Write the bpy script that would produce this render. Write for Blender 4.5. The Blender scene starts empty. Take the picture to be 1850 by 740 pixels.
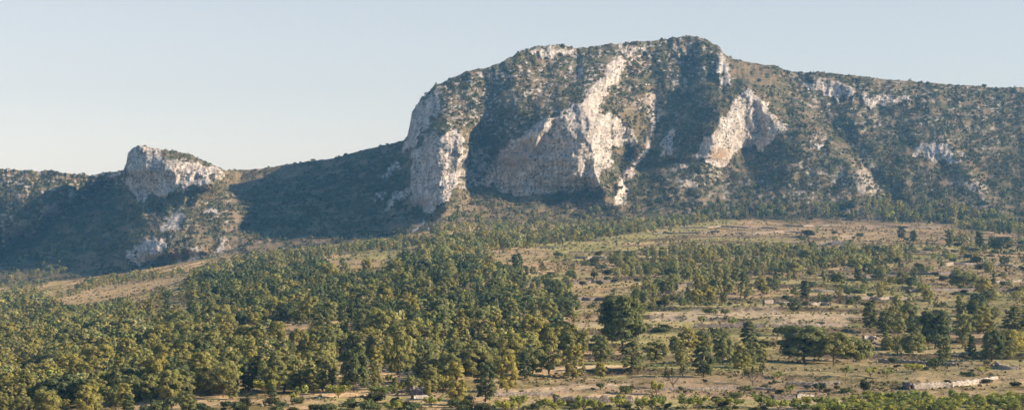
import bpy, math, random
import numpy as np
R = math.radians
random.seed(7)
rng = np.random.default_rng(7)
scene = bpy.context.scene
C = scene.collection

# ------------------------------------------------------------------ survey frame
# The place was surveyed from one viewpoint: bearing u, elevation v (1850 x 740 chart units, 30 degrees wide)
# and range D in metres.  P(u, v, D) turns a survey reading into a world point.
F = 925.0 / math.tan(R(15.0))
ZC = 48.0                      # height of the viewpoint above the world's zero
V0 = 370.0
SUN_EL, SUN_AZ = 24.5, -13.0     # azimuth measured from +X towards +Y


def P(u, v, D):
    return np.stack([(u - 925.0) / F * D, D + 0.0 * u, (V0 - v) / F * D + ZC], axis=-1)


# ------------------------------------------------------------------ noise
def _hash(ix, iy, seed):
    h = (ix.astype(np.int64) * 374761393 + iy.astype(np.int64) * 668265263 + seed * 1274126177) & 0x7fffffff
    h = ((h ^ (h >> 13)) * 1274126177) & 0x7fffffff
    h = h ^ (h >> 16)
    return (h & 0xffff) / 65535.0


def vnoise(x, y, seed=0):
    x0 = np.floor(x); y0 = np.floor(y)
    fx = x - x0; fy = y - y0
    ix = x0.astype(np.int64); iy = y0.astype(np.int64)
    a = _hash(ix, iy, seed) * 6.2832; b = _hash(ix + 1, iy, seed) * 6.2832
    c = _hash(ix, iy + 1, seed) * 6.2832; d = _hash(ix + 1, iy + 1, seed) * 6.2832
    ga = np.cos(a) * fx + np.sin(a) * fy
    gb = np.cos(b) * (fx - 1) + np.sin(b) * fy
    gc = np.cos(c) * fx + np.sin(c) * (fy - 1)
    gd = np.cos(d) * (fx - 1) + np.sin(d) * (fy - 1)
    sx = fx * fx * fx * (fx * (fx * 6 - 15) + 10); sy = fy * fy * fy * (fy * (fy * 6 - 15) + 10)
    return 1.5 * ((ga * (1 - sx) + gb * sx) * (1 - sy) + (gc * (1 - sx) + gd * sx) * sy)


def fbm(x, y, seed=0, oct=4, gain=0.5):
    s = np.zeros(np.broadcast(x, y).shape); a = 1.0; f = 1.0
    for k in range(oct):
        s += a * vnoise(x * f, y * f, seed + k * 17); a *= gain; f *= 2.03
    return s


def ridged(x, y, seed=0, oct=3):
    s = 0; a = 1.0; f = 1.0
    for k in range(oct):
        s = s + a * (1 - 2 * np.abs(vnoise(x * f, y * f, seed + k * 31))); a *= 0.5; f *= 2.1
    return s


def sstep(a, b, x):
    t = np.clip((x - a) / (b - a), 0, 1)
    return t * t * (3 - 2 * t)


def sdf(poly, U, V):
    """distance to a polygon, positive inside"""
    p = np.array(poly, float); n = len(p)
    best = np.full(U.shape, 1e18); inside = np.zeros(U.shape, bool)
    for i in range(n):
        ax, ay = p[i]; bx, by = p[(i + 1) % n]
        dx, dy = bx - ax, by - ay
        t = np.clip(((U - ax) * dx + (V - ay) * dy) / (dx * dx + dy * dy + 1e-9), 0, 1)
        d = (U - ax - t * dx) ** 2 + (V - ay - t * dy) ** 2
        np.minimum(best, d, out=best)
        cr = (ay > V) != (by > V)
        inside ^= cr & (U < (bx - ax) * (V - ay) / (by - ay + 1e-12) + ax)
    d = np.sqrt(best)
    return np.where(inside, d, -d)


def pmask(poly, U, V, soft=4.0, pad=40):
    p = np.array(poly, float)
    out = np.zeros(U.shape)
    sel = (U > p[:, 0].min() - pad) & (U < p[:, 0].max() + pad) & (V > p[:, 1].min() - pad) & (V < p[:, 1].max() + pad)
    if sel.any():
        out[sel] = sstep(-soft, soft, sdf(poly, U[sel], V[sel]))
    return out


def curve(pts):
    a = np.array(pts, float)
    return lambda x: np.interp(x, a[:, 0], a[:, 1])


# ------------------------------------------------------------------ survey tables
SKY = [(-900, 300), (-300, 292), (0, 305), (30, 305), (60, 309), (95, 308), (130, 314), (165, 316), (200, 310), (222, 308), (228, 296), (231, 278),
       (238, 268), (250, 262), (262, 263), (275, 266), (300, 270), (330, 277), (345, 279), (360, 287), (372, 291), (385, 298), (396, 303), (408, 307), (440, 307),
       (480, 303), (520, 296), (560, 291), (600, 286), (640, 275), (680, 265), (710, 259), (728, 254), (736, 246), (740, 228),
       (744, 204), (752, 190), (765, 176), (775, 164), (785, 155), (800, 147), (820, 138), (850, 127), (880, 122), (900, 117), (910, 110),
       (920, 105), (932, 97), (945, 92), (960, 87), (975, 83), (990, 81), (1010, 80), (1030, 84), (1042, 88), (1052, 85), (1075, 84), (1100, 80),
       (1125, 78), (1150, 75), (1180, 73), (1200, 70), (1220, 67), (1240, 65), (1258, 66), (1272, 70), (1285, 76), (1300, 85),
       (1306, 96), (1318, 104), (1330, 108), (1350, 112), (1372, 115), (1386, 117), (1400, 118), (1412, 124), (1430, 129), (1450, 131),
       (1475, 130), (1500, 132), (1550, 137), (1600, 143), (1650, 147), (1700, 152), (1760, 155), (1800, 158), (1850, 158),
       (2000, 166), (2300, 190), (2800, 230)]
FOOT = curve([(-900, 540), (0, 520), (200, 495), (400, 463), (600, 442), (740, 422), (800, 408), (1000, 404), (1300, 396), (1500, 398), (1700, 404), (1850, 412), (2800, 430)])
DFOOT = curve([(-900, 1500), (0, 1390), (200, 1335), (400, 1300), (600, 1300), (700, 1275), (735, 1225), (790, 1215), (860, 1280), (1000, 1330), (1300, 1320), (1600, 1290), (1850, 1260), (2800, 1250)])
DSKY = curve([(-900, 1700), (0, 1640), (215, 1605), (300, 1590), (400, 1620), (430, 1650), (560, 1620), (700, 1585), (735, 1565), (745, 1535), (780, 1540),
              (850, 1555), (950, 1600), (1100, 1650), (1240, 1700), (1330, 1690), (1450, 1680), (1600, 1690), (1850, 1700), (2800, 1700)])

# cliffs: (polygon, rock strength, steepness)
CLIFFS = [
    ([(738, 305), (745, 280), (757, 262), (775, 247), (800, 238), (826, 232), (837, 250), (836, 285), (826, 320), (818, 350), (800, 372), (776, 385), (752, 374), (740, 360)], 1, 1),
    ([(872, 338), (885, 305), (900, 280), (925, 255), (955, 235), (975, 220), (1003, 208), (1030, 192), (1050, 180), (1072, 182), (1086, 205), (1108, 208), (1128, 214), (1150, 250), (1146, 266),
      (1104, 266), (1108, 300), (1085, 318), (1078, 335), (1040, 347), (1000, 345), (965, 352), (935, 360), (922, 346), (890, 342)], 1, 1),
    ([(836, 262), (870, 270), (905, 282), (885, 312), (872, 340), (835, 345), (822, 335)], .55, .8),
    ([(1050, 186), (1062, 160), (1088, 138), (1100, 118), (1118, 100), (1130, 112), (1122, 135), (1100, 160), (1085, 190)], .9, .5),
    ([(1250, 284), (1285, 240), (1310, 205), (1338, 165), (1356, 164), (1378, 178), (1398, 203), (1418, 232), (1404, 250), (1380, 272), (1350, 266), (1318, 288), (1290, 304), (1278, 296), (1262, 288)], 1, 1),
    ([(1294, 95), (1304, 92), (1314, 118), (1324, 148), (1312, 155), (1300, 150)], 1, .7),
    ([(722, 275), (736, 246), (741, 200), (765, 180), (785, 165), (800, 182), (790, 215), (772, 228), (752, 262)], .85, 1),
    ([(790, 160), (850, 135), (900, 128), (925, 140), (915, 170), (860, 200), (810, 225), (795, 200)], .35, .5),
    ([(1000, 88), (1040, 90), (1042, 102), (1012, 104), (955, 100), (960, 88)], .8, .5),
    ([(1120, 82), (1172, 78), (1175, 90), (1140, 104), (1118, 100)], .6, .4),
    ([(1198, 88), (1250, 74), (1292, 82), (1296, 100), (1262, 106), (1205, 104)], .35, .7),
    # the knob
    ([(224, 345), (226, 300), (231, 276), (250, 264), (300, 288), (345, 296), (382, 305), (398, 318), (372, 335), (330, 345), (290, 352), (268, 362), (256, 374), (246, 352)], 1, 1.1),
    ([(238, 268), (252, 262), (285, 266), (300, 284), (285, 296), (262, 292), (246, 282)], .9, .3),
    ([(345, 290), (388, 302), (406, 308), (398, 326), (372, 330), (360, 310)], 1, .4),
    # right hillside outcrops
    ([(1448, 150), (1475, 146), (1512, 145), (1532, 150), (1542, 168), (1530, 178), (1500, 176), (1465, 164)], .9, 1),
    ([(1552, 168), (1580, 170), (1610, 172), (1640, 170), (1636, 184), (1600, 190), (1572, 194), (1558, 186)], .9, .9),
    ([(1646, 284), (1656, 268), (1672, 256), (1700, 255), (1722, 272), (1748, 292), (1712, 294), (1690, 292), (1668, 278)], 1, .8),
    ([(1192, 262), (1210, 232), (1224, 236), (1222, 256), (1206, 280), (1194, 280)], .85, .7),
    ([(1470, 262), (1480, 258), (1488, 260), (1478, 274)], .9, .4),
    # left hillside
    ([(0, 440), (0, 418), (40, 398), (92, 388), (60, 420)], .7, .7),
    ([(70, 392), (78, 376), (100, 366), (106, 374), (95, 388)], 1, .6),
    ([(100, 366), (125, 345), (148, 345), (132, 362), (110, 372)], .7, .4),
    ([(190, 320), (200, 311), (222, 308), (222, 316), (200, 324)], 1, .4),
    ([(228, 472), (242, 444), (262, 430), (290, 430), (300, 450), (280, 476)], .8, .8),
    ([(310, 485), (335, 462), (365, 440), (376, 452), (352, 478), (330, 490)], .65, .6),
    ([(385, 450), (410, 425), (420, 450), (395, 470)], .55, .6),
    ([(282, 420), (300, 395), (325, 378), (335, 392), (322, 414)], .95, .4),
    ([(365, 385), (392, 374), (396, 384), (370, 388)], .8, .3),
    ([(688, 322), (700, 304), (722, 298), (727, 304), (712, 316)], .75, .2),
    ([(688, 380), (715, 352), (736, 338), (737, 350), (712, 374)], .8, .2),
    ([(655, 365), (690, 345), (706, 340), (690, 356), (662, 372)], .5, .2),
    ([(738, 418), (770, 400), (775, 410), (742, 424)], .8, .2),
]
# bare soil / scree polygons: (polygon, strength, colour key)
SOIL = [
    ([(1180, 205), (1192, 208), (1180, 240), (1172, 275), (1150, 300), (1136, 330), (1128, 370), (1110, 372), (1118, 335), (1126, 305), (1150, 285), (1166, 262)], 1., 'scree'),
    ([(1165, 170), (1190, 165), (1198, 205), (1178, 215), (1160, 200)], .55, 'scree'),
    ([(1230, 340), (1240, 312), (1256, 320), (1262, 338)], .7, 'scree'),
    ([(1205, 296), (1250, 294), (1248, 306), (1214, 310)], .6, 'scree'),
    ([(1530, 325), (1560, 300), (1580, 325), (1590, 345), (1560, 350)], .5, 'scree'),
    ([(1560, 300), (1545, 275), (1565, 270), (1590, 310)], .4, 'scree'),
    ([(1720, 330), (1755, 312), (1790, 345), (1770, 352)], .5, 'scree'),
    ([(1305, 105), (1395, 119), (1410, 150), (1370, 148), (1320, 140)], .7, 'dry'),
    ([(1440, 131), (1640, 146), (1660, 168), (1560, 160), (1460, 142)], .5, 'dry'),
    ([(440, 307), (700, 262), (700, 270), (540, 320), (420, 345), (400, 320)], .45, 'dry'),
    ([(935, 140), (1060, 180), (1000, 205), (900, 250), (845, 262), (830, 232), (880, 195)], .45, 'dry'),
    ([(1110, 180), (1165, 170), (1180, 260), (1150, 255), (1100, 205)], .5, 'dry'),
    # fields of the valley
    ([(880, 726), (1560, 720), (1850, 708), (1850, 750), (880, 750)], .75, 'green'),
    ([(560, 726), (760, 722), (780, 750), (560, 750)], .6, 'green'),
    ([(1150, 600), (1400, 600), (1400, 640), (1130, 645)], .45, 'green'), ([(1600, 540), (1850, 530), (1850, 600), (1620, 600)], .5, 'green'),
    ([(90, 548), (180, 516), (262, 508), (340, 495), (344, 506), (250, 528), (150, 552)], .9, 'field'),
    ([(240, 548), (300, 540), (345, 543), (330, 556), (260, 560)], .7, 'field'),
    ([(590, 482), (610, 470), (690, 468), (720, 470), (680, 484)], .9, 'field'),
    ([(590, 470), (640, 452), (720, 452), (760, 455), (740, 466)], .6, 'green'),
    ([(880, 458), (960, 448), (1010, 462), (960, 474), (900, 470)], .8, 'field'),
    ([(1000, 445), (1110, 430), (1200, 412), (1330, 395), (1330, 404), (1200, 428), (1100, 448), (1010, 462)], .8, 'green'),
    ([(1170, 564), (1200, 559), (1408, 558), (1412, 570), (1290, 575), (1176, 576)], 1.0, 'pale'),
    ([(1040, 590), (1050, 572), (1085, 568), (1085, 585)], .9, 'pale'),
    ([(1250, 580), (1400, 577), (1420, 586), (1380, 592), (1240, 590)], 1.0, 'straw'),
    ([(1380, 568), (1530, 565), (1560, 570), (1520, 582), (1390, 582)], .9, 'pale'),
    ([(1040, 470), (1110, 470), (1105, 560), (1060, 590), (1030, 540)], .6, 'field'),
    ([(1640, 520), (1850, 490), (1850, 520), (1700, 540)], .5, 'field'),
    ([(1300, 405), (1700, 400), (1720, 430), (1560, 445), (1320, 430)], .45, 'mauve'),
    ([(1480, 442), (1505, 430), (1530, 424), (1545, 436), (1520, 444)], .9, 'pale'),
    ([(1640, 470), (1850, 465), (1850, 500), (1660, 520)], .5, 'field'),
    ([(1000, 684), (1400, 676), (1560, 690), (1640, 700), (1420, 712), (1120, 712), (1000, 706)], .8, 'mauve'),
    ([(880, 702), (1140, 690), (1140, 696), (1000, 705), (880, 712)], .9, 'pale'),
    ([(1380, 640), (1600, 640), (1850, 660), (1850, 690), (1640, 690), (1500, 680), (1380, 676)], .5, 'mauve'),
    ([(1170, 722), (1460, 716), (1560, 712), (1540, 728), (1300, 742), (1170, 742)], .6, 'straw'),
    ([(1380, 736), (1470, 722), (1600, 712), (1600, 718), (1460, 736), (1390, 748)], .9, 'pale'),
    ([(1560, 606), (1582, 608), (1586, 618), (1566, 618)], 1., 'pale'),
    ([(230, 730), (400, 718), (520, 705), (640, 712), (780, 712), (790, 722), (600, 722), (420, 728), (240, 742)], .9, 'field'),
    ([(560, 714), (690, 708), (740, 716), (640, 728)], .6, 'green'),
    ([(505, 590), (565, 586), (570, 596), (520, 600)], .9, 'mauve'),
]
# crests (positive) and gullies (negative): ([(u, v, metres)...], left width, right width) in chart units
CRESTS = [
    ([(808, 226, 10), (832, 234, 40), (834, 260, 56), (828, 300, 60), (820, 345, 56), (808, 375, 44), (798, 398, 18)], 110, 18),
    ([(850, 225, -4), (850, 262, -40), (848, 300, -46), (846, 340, -38), (844, 365, -26), (842, 392, -8)], 12, 190),
    ([(770, 250, 8), (768, 275, 9), (762, 320, 7), (760, 360, 5)], 26, 14),
    ([(1120, 95, 6), (1108, 120, 16), (1095, 140, 30), (1070, 160, 40), (1054, 185, 66), (1062, 215, 84), (1066, 250, 92), (1072, 290, 90), (1080, 320, 84), (1090, 350, 48), (1098, 375, 20), (1104, 392, 6)], 180, 44),
    ([(1105, 212, 2), (1112, 225, 10), (1112, 250, 10), (1108, 270, 3)], 14, 12),
    ([(1122, 205, 3), (1136, 225, 12), (1150, 258, 10), (1156, 280, 2)], 20, 14),
    ([(1000, 200, 3), (990, 215, 10), (978, 240, 13), (966, 262, 9), (955, 290, 4)], 40, 10),
    ([(920, 255, 2), (905, 285, 7), (890, 315, 9), (884, 340, 4)], 20, 34),
    ([(945, 88, 8), (936, 110, 24), (930, 150, 36), (900, 185, 34), (860, 215, 24), (838, 235, 8)], 150, 60),
    ([(1245, 64, 6), (1292, 84, 22), (1302, 100, 40), (1312, 130, 50), (1320, 155, 48), (1318, 175, 42), (1308, 205, 44), (1292, 240, 42), (1280, 275, 34), (1276, 305, 16), (1274, 325, 4)], 140, 105),
    ([(1326, 152, 2), (1345, 165, 5), (1368, 185, 7), (1384, 215, 7), (1392, 245, 6), (1386, 275, 2)], 14, 34),
    ([(1332, 200, 4), (1330, 230, 9), (1322, 265, 7), (1310, 292, 3)], 18, 12),
    ([(1352, 180, 3), (1360, 215, 7), (1356, 255, 5)], 14, 10),
    ([(1405, 120, -2), (1440, 165, -12), (1500, 225, -16), (1555, 285, -18), (1592, 335, -20), (1610, 380, -8)], 40, 46),
    ([(1395, 118, 3), (1420, 165, 10), (1470, 225, 14), (1530, 290, 18), (1575, 345, 16), (1590, 385, 6)], 290, 26),
    ([(1700, 240, 2), (1728, 290, 12), (1765, 330, 16), (1795, 370, 14), (1810, 400, 6)], 110, 24),
    ([(1530, 146, 3), (1542, 170, 9), (1536, 190, 3)], 50, 12),
    ([(1640, 166, 3), (1640, 180, 7), (1625, 200, 2)], 40, 12),
    ([(1186, 110, -6), (1186, 150, -22), (1188, 200, -36), (1178, 262, -42), (1166, 300, -40), (1146, 340, -26), (1126, 374, -8)], 66, 125),
    ([(1188, 205, 2), (1164, 265, 8), (1130, 318, 10), (1108, 372, 4)], 14, 50),
    # knob and left slopes
    ([(402, 290, 24), (398, 312, 52), (388, 332, 58), (366, 352, 34), (350, 372, 10)], 175, 26),
    ([(262, 262, 3), (268, 300, 9), (262, 340, 9), (254, 372, 3)], 40, 14),
    ([(300, 295, 2), (318, 320, 5), (312, 345, 2)], 24, 12),
    ([(376, 336, 14), (350, 380, 50), (326, 415, 66), (304, 450, 60), (284, 490, 36), (270, 510, 10)], 150, 110),
    ([(225, 310, 3), (160, 340, 8), (100, 370, 10), (50, 410, 12), (0, 450, 10), (-60, 490, 8)], 120, 14),
    ([(226, 318, -16), (170, 346, -58), (115, 378, -70), (60, 416, -66), (0, 458, -56), (-60, 500, -30)], 80, 260),
    
]


def crest_field(U, V):
    out = np.zeros(U.shape)
    wu = 7 * fbm(U / 34, V / 34, 91, 3)
    for pts, wl, wr in CRESTS:
        p = np.array(sorted(pts, key=lambda q: q[1]), float)
        lo, hi = p[0, 1] - 14, p[-1, 1] + 14
        sel = (V > lo) & (V < hi) & (U > p[:, 0].min() - wl - 30) & (U < p[:, 0].max() + wr + 30)
        if not sel.any():
            continue
        u, v = U[sel], V[sel]
        uc = np.interp(v, p[:, 1], p[:, 0]); am = np.interp(v, p[:, 1], p[:, 2])
        am = am * sstep(lo, p[0, 1] + 3, v) * (1 - sstep(p[-1, 1] - 3, hi, v))
        d = u + wu[sel] - uc
        k = np.where(d < 0, np.clip(1 + d / wl, 0, 1) ** 1.25, np.clip(1 - d / wr, 0, 1) ** 1.1)
        out[sel] += am * k
    return out


# ------------------------------------------------------------------ terrain grid
ucols = np.concatenate([np.arange(-900, -272, 14.0), np.arange(-272, -40, 4.0), np.arange(-40, 1890, 1.45), np.arange(1890, 2110, 4.0), np.arange(2110, 2801, 14.0)])
NU = len(ucols)
NM, NF = 330, 500
sk = np.interp(ucols, *np.array(SKY, float).T)
rough = 2.2 * fbm(ucols / 11, ucols * 0 + 3.3, 5, 3) + 1.0 * fbm(ucols / 4, ucols * 0 + 7.7, 9, 2)
amp_s = np.interp(ucols, [0, 420, 600, 735, 760, 1310, 1330, 1850], [1.0, .9, .5, .6, 1.1, 1.0, .6, .6])
foot = FOOT(ucols)
tm = np.linspace(0, 1, NM)
Vm = foot[:, None] + (sk - foot)[:, None] * tm[None, :] + (rough * amp_s)[:, None] * (tm ** 24)[None, :]
Um = np.repeat(ucols[:, None], NM, 1)


def rock_fields(U, V, want_steep=True):
    wu = U + 9 * fbm(U / 22, V / 22, 11, 3) + 2.5 * fbm(U / 6, V / 6, 15, 2)
    wv = V + 9 * fbm(U / 22, V / 22, 12, 3) + 2.5 * fbm(U / 6, V / 6, 16, 2)
    rock = np.zeros(U.shape); steep = np.zeros(U.shape)
    for poly, r, s in CLIFFS:
        m = pmask(poly, wu, wv, 3.5)
        rock = np.maximum(rock, r * m)
        if want_steep:
            steep = np.maximum(steep, s * pmask(poly, wu, wv, 6))
    return rock, steep


rock_m, steep_m = rock_fields(Um, Vm)
cot = np.clip(1.0 - 0.86 * steep_m, .12, 1)
cum = np.zeros_like(Vm)
dv = np.abs(np.diff(Vm, axis=1))
cum[:, 1:] = np.cumsum(0.5 * (cot[:, 1:] + cot[:, :-1]) * dv, axis=1)
cum /= cum[:, -1:]


def smooth_u(a, n):
    k_ = np.ones(2 * n + 1) / (2 * n + 1)
    for _ in range(2):
        p_ = np.pad(a, ((n, n), (0, 0)), mode='edge'); c_ = np.cumsum(np.concatenate([np.zeros((1, a.shape[1])), p_], 0), 0)
        a = (c_[2 * n + 1:] - c_[:-2 * n - 1]) / (2 * n + 1)
    return a


cum = smooth_u(cum, 14)
Df = DFOOT(ucols)[:, None]; Ds = DSKY(ucols)[:, None]
Dm = Df + (Ds - Df) * cum
fade = sstep(0, .12, tm)[None, :]
Dm = Dm - crest_field(Um, Vm) * fade
Dm -= fade * 62 * np.clip((sdf([(222, 352), (226, 300), (231, 276), (250, 258), (300, 262), (345, 274), (400, 300), (412, 312), (385, 336), (340, 352), (290, 362), (256, 384), (240, 366)], Um, Vm) + 26) / 34, 0, 1) ** 1.3
Dm += fade * 62 * np.exp(-((Um - 25) / 150) ** 2 - ((Vm - 462) / 60) ** 2)
# weathering: broad folds, gullies and cracked rock
Dm -= fade * (1 - .62 * sstep(.2, .8, rock_m)) * (8 * fbm(Um / 120, Vm / 90, 21, 3) + 5.5 * fbm(Um / 34, Vm / 46, 22, 3) + 2.0 * fbm(Um / 11, Vm / 14, 23, 2))
flute = ridged(Um / 13 + 0.12 * Vm / 13, Vm / 38, 31, 3) * 1.7 + ridged(Um / 30, Vm / 26, 37, 2) * 2.0 + 0.9 * fbm(Um / 4.5, Vm / 5, 39, 2) + 2.2 * fbm(Um / 40, Vm / 9, 43, 2)
Dm -= fade * sstep(.15, .9, rock_m) * flute * (.42 + .5 * sstep(-.2, .6, fbm(Um / 50, Vm / 50, 47, 2)))
# keep every bearing's profile stepping outwards
Dm[:, 0] = Df[:, 0]

# valley: height as a function of range, inverted to elevation rows
zf = (V0 - foot) / F * DFOOT(ucols)
D0 = 296.0
z0 = -(748 - V0) / F * D0
dl = np.linspace(D0, 1.0, 1)
sD = np.linspace(0, 1, 900)
Vf = np.zeros((NU, NF)); Dfm = np.zeros((NU, NF))
for i in range(NU):
    Dd = D0 + (DFOOT(ucols[i]) - D0) * sD
    zz = z0 + (zf[i] - z0) * sD ** float(np.interp(ucols[i], [250, 600, 950], [.6, 1.0, 1.45]))
    vv = V0 - F * zz / Dd
    vt = np.linspace(748, foot[i], NF)
    Dfm[i] = np.interp(-vt, -vv, Dd); Vf[i] = vt
Uf = np.repeat(ucols[:, None], NF, 1)

U = np.concatenate([Uf, Um[:, 1:]], 1); V = np.concatenate([Vf, Vm[:, 1:]], 1); D = np.concatenate([Dfm, Dm[:, 1:]], 1)
rock = np.concatenate([np.zeros_like(Uf), rock_m[:, 1:]], 1)
NR = U.shape[1]
Zw = (V0 - V) / F * D
valley = np.concatenate([np.ones_like(Uf), np.zeros_like(Um[:, 1:])], 1)
X = (U - 925) / F * D
# field terraces: treads and banks that wander along the contours
warp = 22 * fbm(X / 90, D / 120, 51, 2) + 0.05 * X
per = np.interp(D, [300, 500, 800, 1200], [26, 30, 34, 40])
ph = (D + warp) / per
fr = ph - np.floor(ph)
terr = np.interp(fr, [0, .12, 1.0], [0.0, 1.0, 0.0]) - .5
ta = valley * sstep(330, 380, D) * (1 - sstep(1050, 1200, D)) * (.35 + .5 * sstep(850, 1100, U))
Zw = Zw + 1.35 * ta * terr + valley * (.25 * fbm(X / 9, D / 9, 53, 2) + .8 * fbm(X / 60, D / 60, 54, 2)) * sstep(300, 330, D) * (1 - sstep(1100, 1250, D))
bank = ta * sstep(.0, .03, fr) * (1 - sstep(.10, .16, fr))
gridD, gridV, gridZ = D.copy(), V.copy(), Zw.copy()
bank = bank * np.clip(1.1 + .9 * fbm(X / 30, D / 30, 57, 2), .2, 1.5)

# ------------------------------------------------------------------ ground cover colours (reflectances)
COL = dict(scree=(.70, .60, .50), dry=(.25, .19, .115), field=(.40, .31, .20), green=(.33, .33, .14), pale=(.52, .43, .32), straw=(.42, .38, .19), mauve=(.33, .25, .185))
n1 = fbm(X / 18, D / 30 + Zw / 10, 61, 4); n2 = fbm(U / 5, V / 4, 62, 3) * (1 - valley) + valley * fbm(X / 2.6, D / 6, 62, 3); n3 = fbm(U / 60, V / 30, 63, 3)
scrub = np.array([.115, .11, .06]); earth = np.array([.26, .20, .125]); olive = np.array([.20, .195, .085])
k = sstep(-.25, .55, n1 + .5 * n2 + .35 * sstep(-75, -15, V - foot[:, None]))[..., None]
col_m = scrub * (1 - k) + earth * k * .9 + 0 * k
kf = sstep(-.5, .5, n1 + .35 * n2)[..., None]
col_f = (np.array([.20, .165, .08]) * (1 - kf) + np.array([.54, .41, .265]) * kf)
kg = sstep(.05, .6, n3 + .3 * n2)[..., None]
col_f = col_f * (1 - .6 * kg) + olive * 1.25 * .6 * kg
vb = sstep(-.04, .04, (V - foot[:, None] + 8 * n3) / 100)[..., None]
colr = col_m * (1 - vb) + col_f * vb
ti = np.floor(ph + .12 * fbm(X / 20, D / 20, 91, 2)).astype(np.int64); si = np.floor(X / 52 + 1.3 * vnoise(D / 70, X / 200, 93) + ti * .37).astype(np.int64)
hsh = _hash(ti, si, 97)
PAL = np.array([[.54, .43, .27], [.30, .32, .13], [.42, .31, .21], [.46, .42, .22], [.27, .23, .14], [.36, .37, .16]])
strip = PAL[np.clip((hsh * 6).astype(int), 0, 5)]
sm_ = (.72 * np.clip(ta / .6, 0, 1) * np.clip(.8 + .8 * n2, .2, 1))[..., None]
colr = colr * (1 - sm_) + sm_ * strip
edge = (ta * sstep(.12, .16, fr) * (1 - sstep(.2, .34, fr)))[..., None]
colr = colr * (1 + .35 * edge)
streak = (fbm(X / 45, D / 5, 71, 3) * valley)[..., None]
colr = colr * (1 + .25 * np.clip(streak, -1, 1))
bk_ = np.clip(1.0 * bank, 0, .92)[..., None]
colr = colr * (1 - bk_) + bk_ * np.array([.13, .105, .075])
wU = U + 5 * fbm(U / 25, V / 18, 81, 3); wV = V + 2.2 * fbm(U / 18, V / 12, 82, 3)
soilm = np.zeros(U.shape)
for poly, s, key in SOIL:
    m = pmask(poly, wU, wV, 3.0) * s * np.clip(.85 + .5 * n2, .3, 1)
    soilm = np.maximum(soilm, m if key in ('scree', 'pale', 'field', 'straw') else .35 * m)
    colr = colr * (1 - m[..., None]) + m[..., None] * np.array(COL[key]) * (1 + .18 * n2[..., None])
rk = ridged(U / 9, V / 16, 64, 3)
stain = sstep(.1, .9, fbm(U / 24, V / 34, 65, 3))[..., None]
rock_c = np.array([.71, .64, .56]) * (1 - stain) + np.array([.66, .62, .57]) * stain
rock_c = rock_c * (1 + .22 * np.clip(fbm(U / 7, V / 9, 66, 3), -1, 1))[..., None]
cracks = sstep(.72, 1.25, ridged(U / 8 + .5 * fbm(U / 20, V / 20, 74, 2), V / 34, 73, 3))[..., None]
rock_c = rock_c * (1 - .34 * cracks)
beds = sstep(.2, .7, fbm(U / 55 + V / 90, V / 4.5, 75, 2))[..., None]
rock_c = rock_c * (1 - .15 * beds)
drip = sstep(.15, .6, fbm(U / 5, V / 45, 76, 2) + .5 * fbm(U / 60, V / 60, 77, 2))[..., None]
rock_c = rock_c * (1 - .22 * drip * np.array([.9, 1.0, 1.0]))
pock = sstep(.38, .54, fbm(U / 4.2, V / 3.4, 78, 3) + .45 * fbm(U / 26, V / 22, 79, 2))[..., None]
rock_c = rock_c * (1 - .8 * pock) + .8 * pock * np.array([.11, .11, .062])
for (cu, cv, ru, rv, c) in [(1303, 280, 16, 11, (.42, .27, .15)), (757, 366, 16, 12, (.42, .29, .21)), (960, 275, 30, 16, (.46, .36, .30)), (925, 290, 24, 18, (.44, .35, .29)), (1056, 215, 12, 30, (.52, .46, .40))]:
    g = np.exp(-((wU - cu) / ru) ** 2 - ((wV - cv) / rv) ** 2)[..., None] * .85
    rock_c = rock_c * (1 - g) + g * np.array(c)
rmask = sstep(.30, .60, rock - .06 + .34 * fbm(U / 9, V / 7, 67, 4, .62) + .12 * fbm(U / 2.2, V / 2.2, 68, 2))
# small pale ledges scattered over the scrub
led = sstep(.40, .58, fbm(U / 9, V / 5, 69, 3) + .35 * n3 + .1) * (1 - sstep(-10, 5, V - foot[:, None]))
ledzone = np.zeros(U.shape)
for poly, s in [([(0, 300), (215, 300), (215, 330), (110, 390), (0, 430)], .95), ([(740, 140), (1000, 75), (1290, 75), (1290, 110), (1180, 130), (1180, 200), (1060, 180), (900, 260), (740, 280)], .75),
                ([(1400, 330), (1480, 230), (1600, 340), (1590, 370), (1400, 370)], .7), ([(1650, 300), (1800, 350), (1790, 380), (1650, 370)], .7), ([(1150, 90), (1300, 90), (1300, 280), (1200, 300)], .35),
                ([(240, 270), (400, 300), (400, 330), (240, 350)], .8), ([(260, 380), (440, 340), (420, 420), (280, 450)], .6), ([(1640, 140), (1850, 160), (1850, 300), (1640, 250)], .6), ([(860, 110), (1300, 66), (1310, 130), (1180, 190), (1050, 190), (880, 260)], .95), ([(1420, 130), (1640, 140), (1650, 240), (1560, 280), (1450, 200)], .6), ([(1200, 300), (1420, 300), (1560, 380), (1200, 385)], .55)]:
    ledzone = np.maximum(ledzone, s * pmask(poly, wU, wV, 18))
rmask = np.maximum(rmask, led * ledzone)
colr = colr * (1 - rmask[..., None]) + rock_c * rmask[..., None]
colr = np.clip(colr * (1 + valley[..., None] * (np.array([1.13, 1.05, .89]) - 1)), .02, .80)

# ------------------------------------------------------------------ terrain mesh
def norm3(a):
    return a / (np.linalg.norm(a, axis=-1, keepdims=True) + 1e-9)


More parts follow.
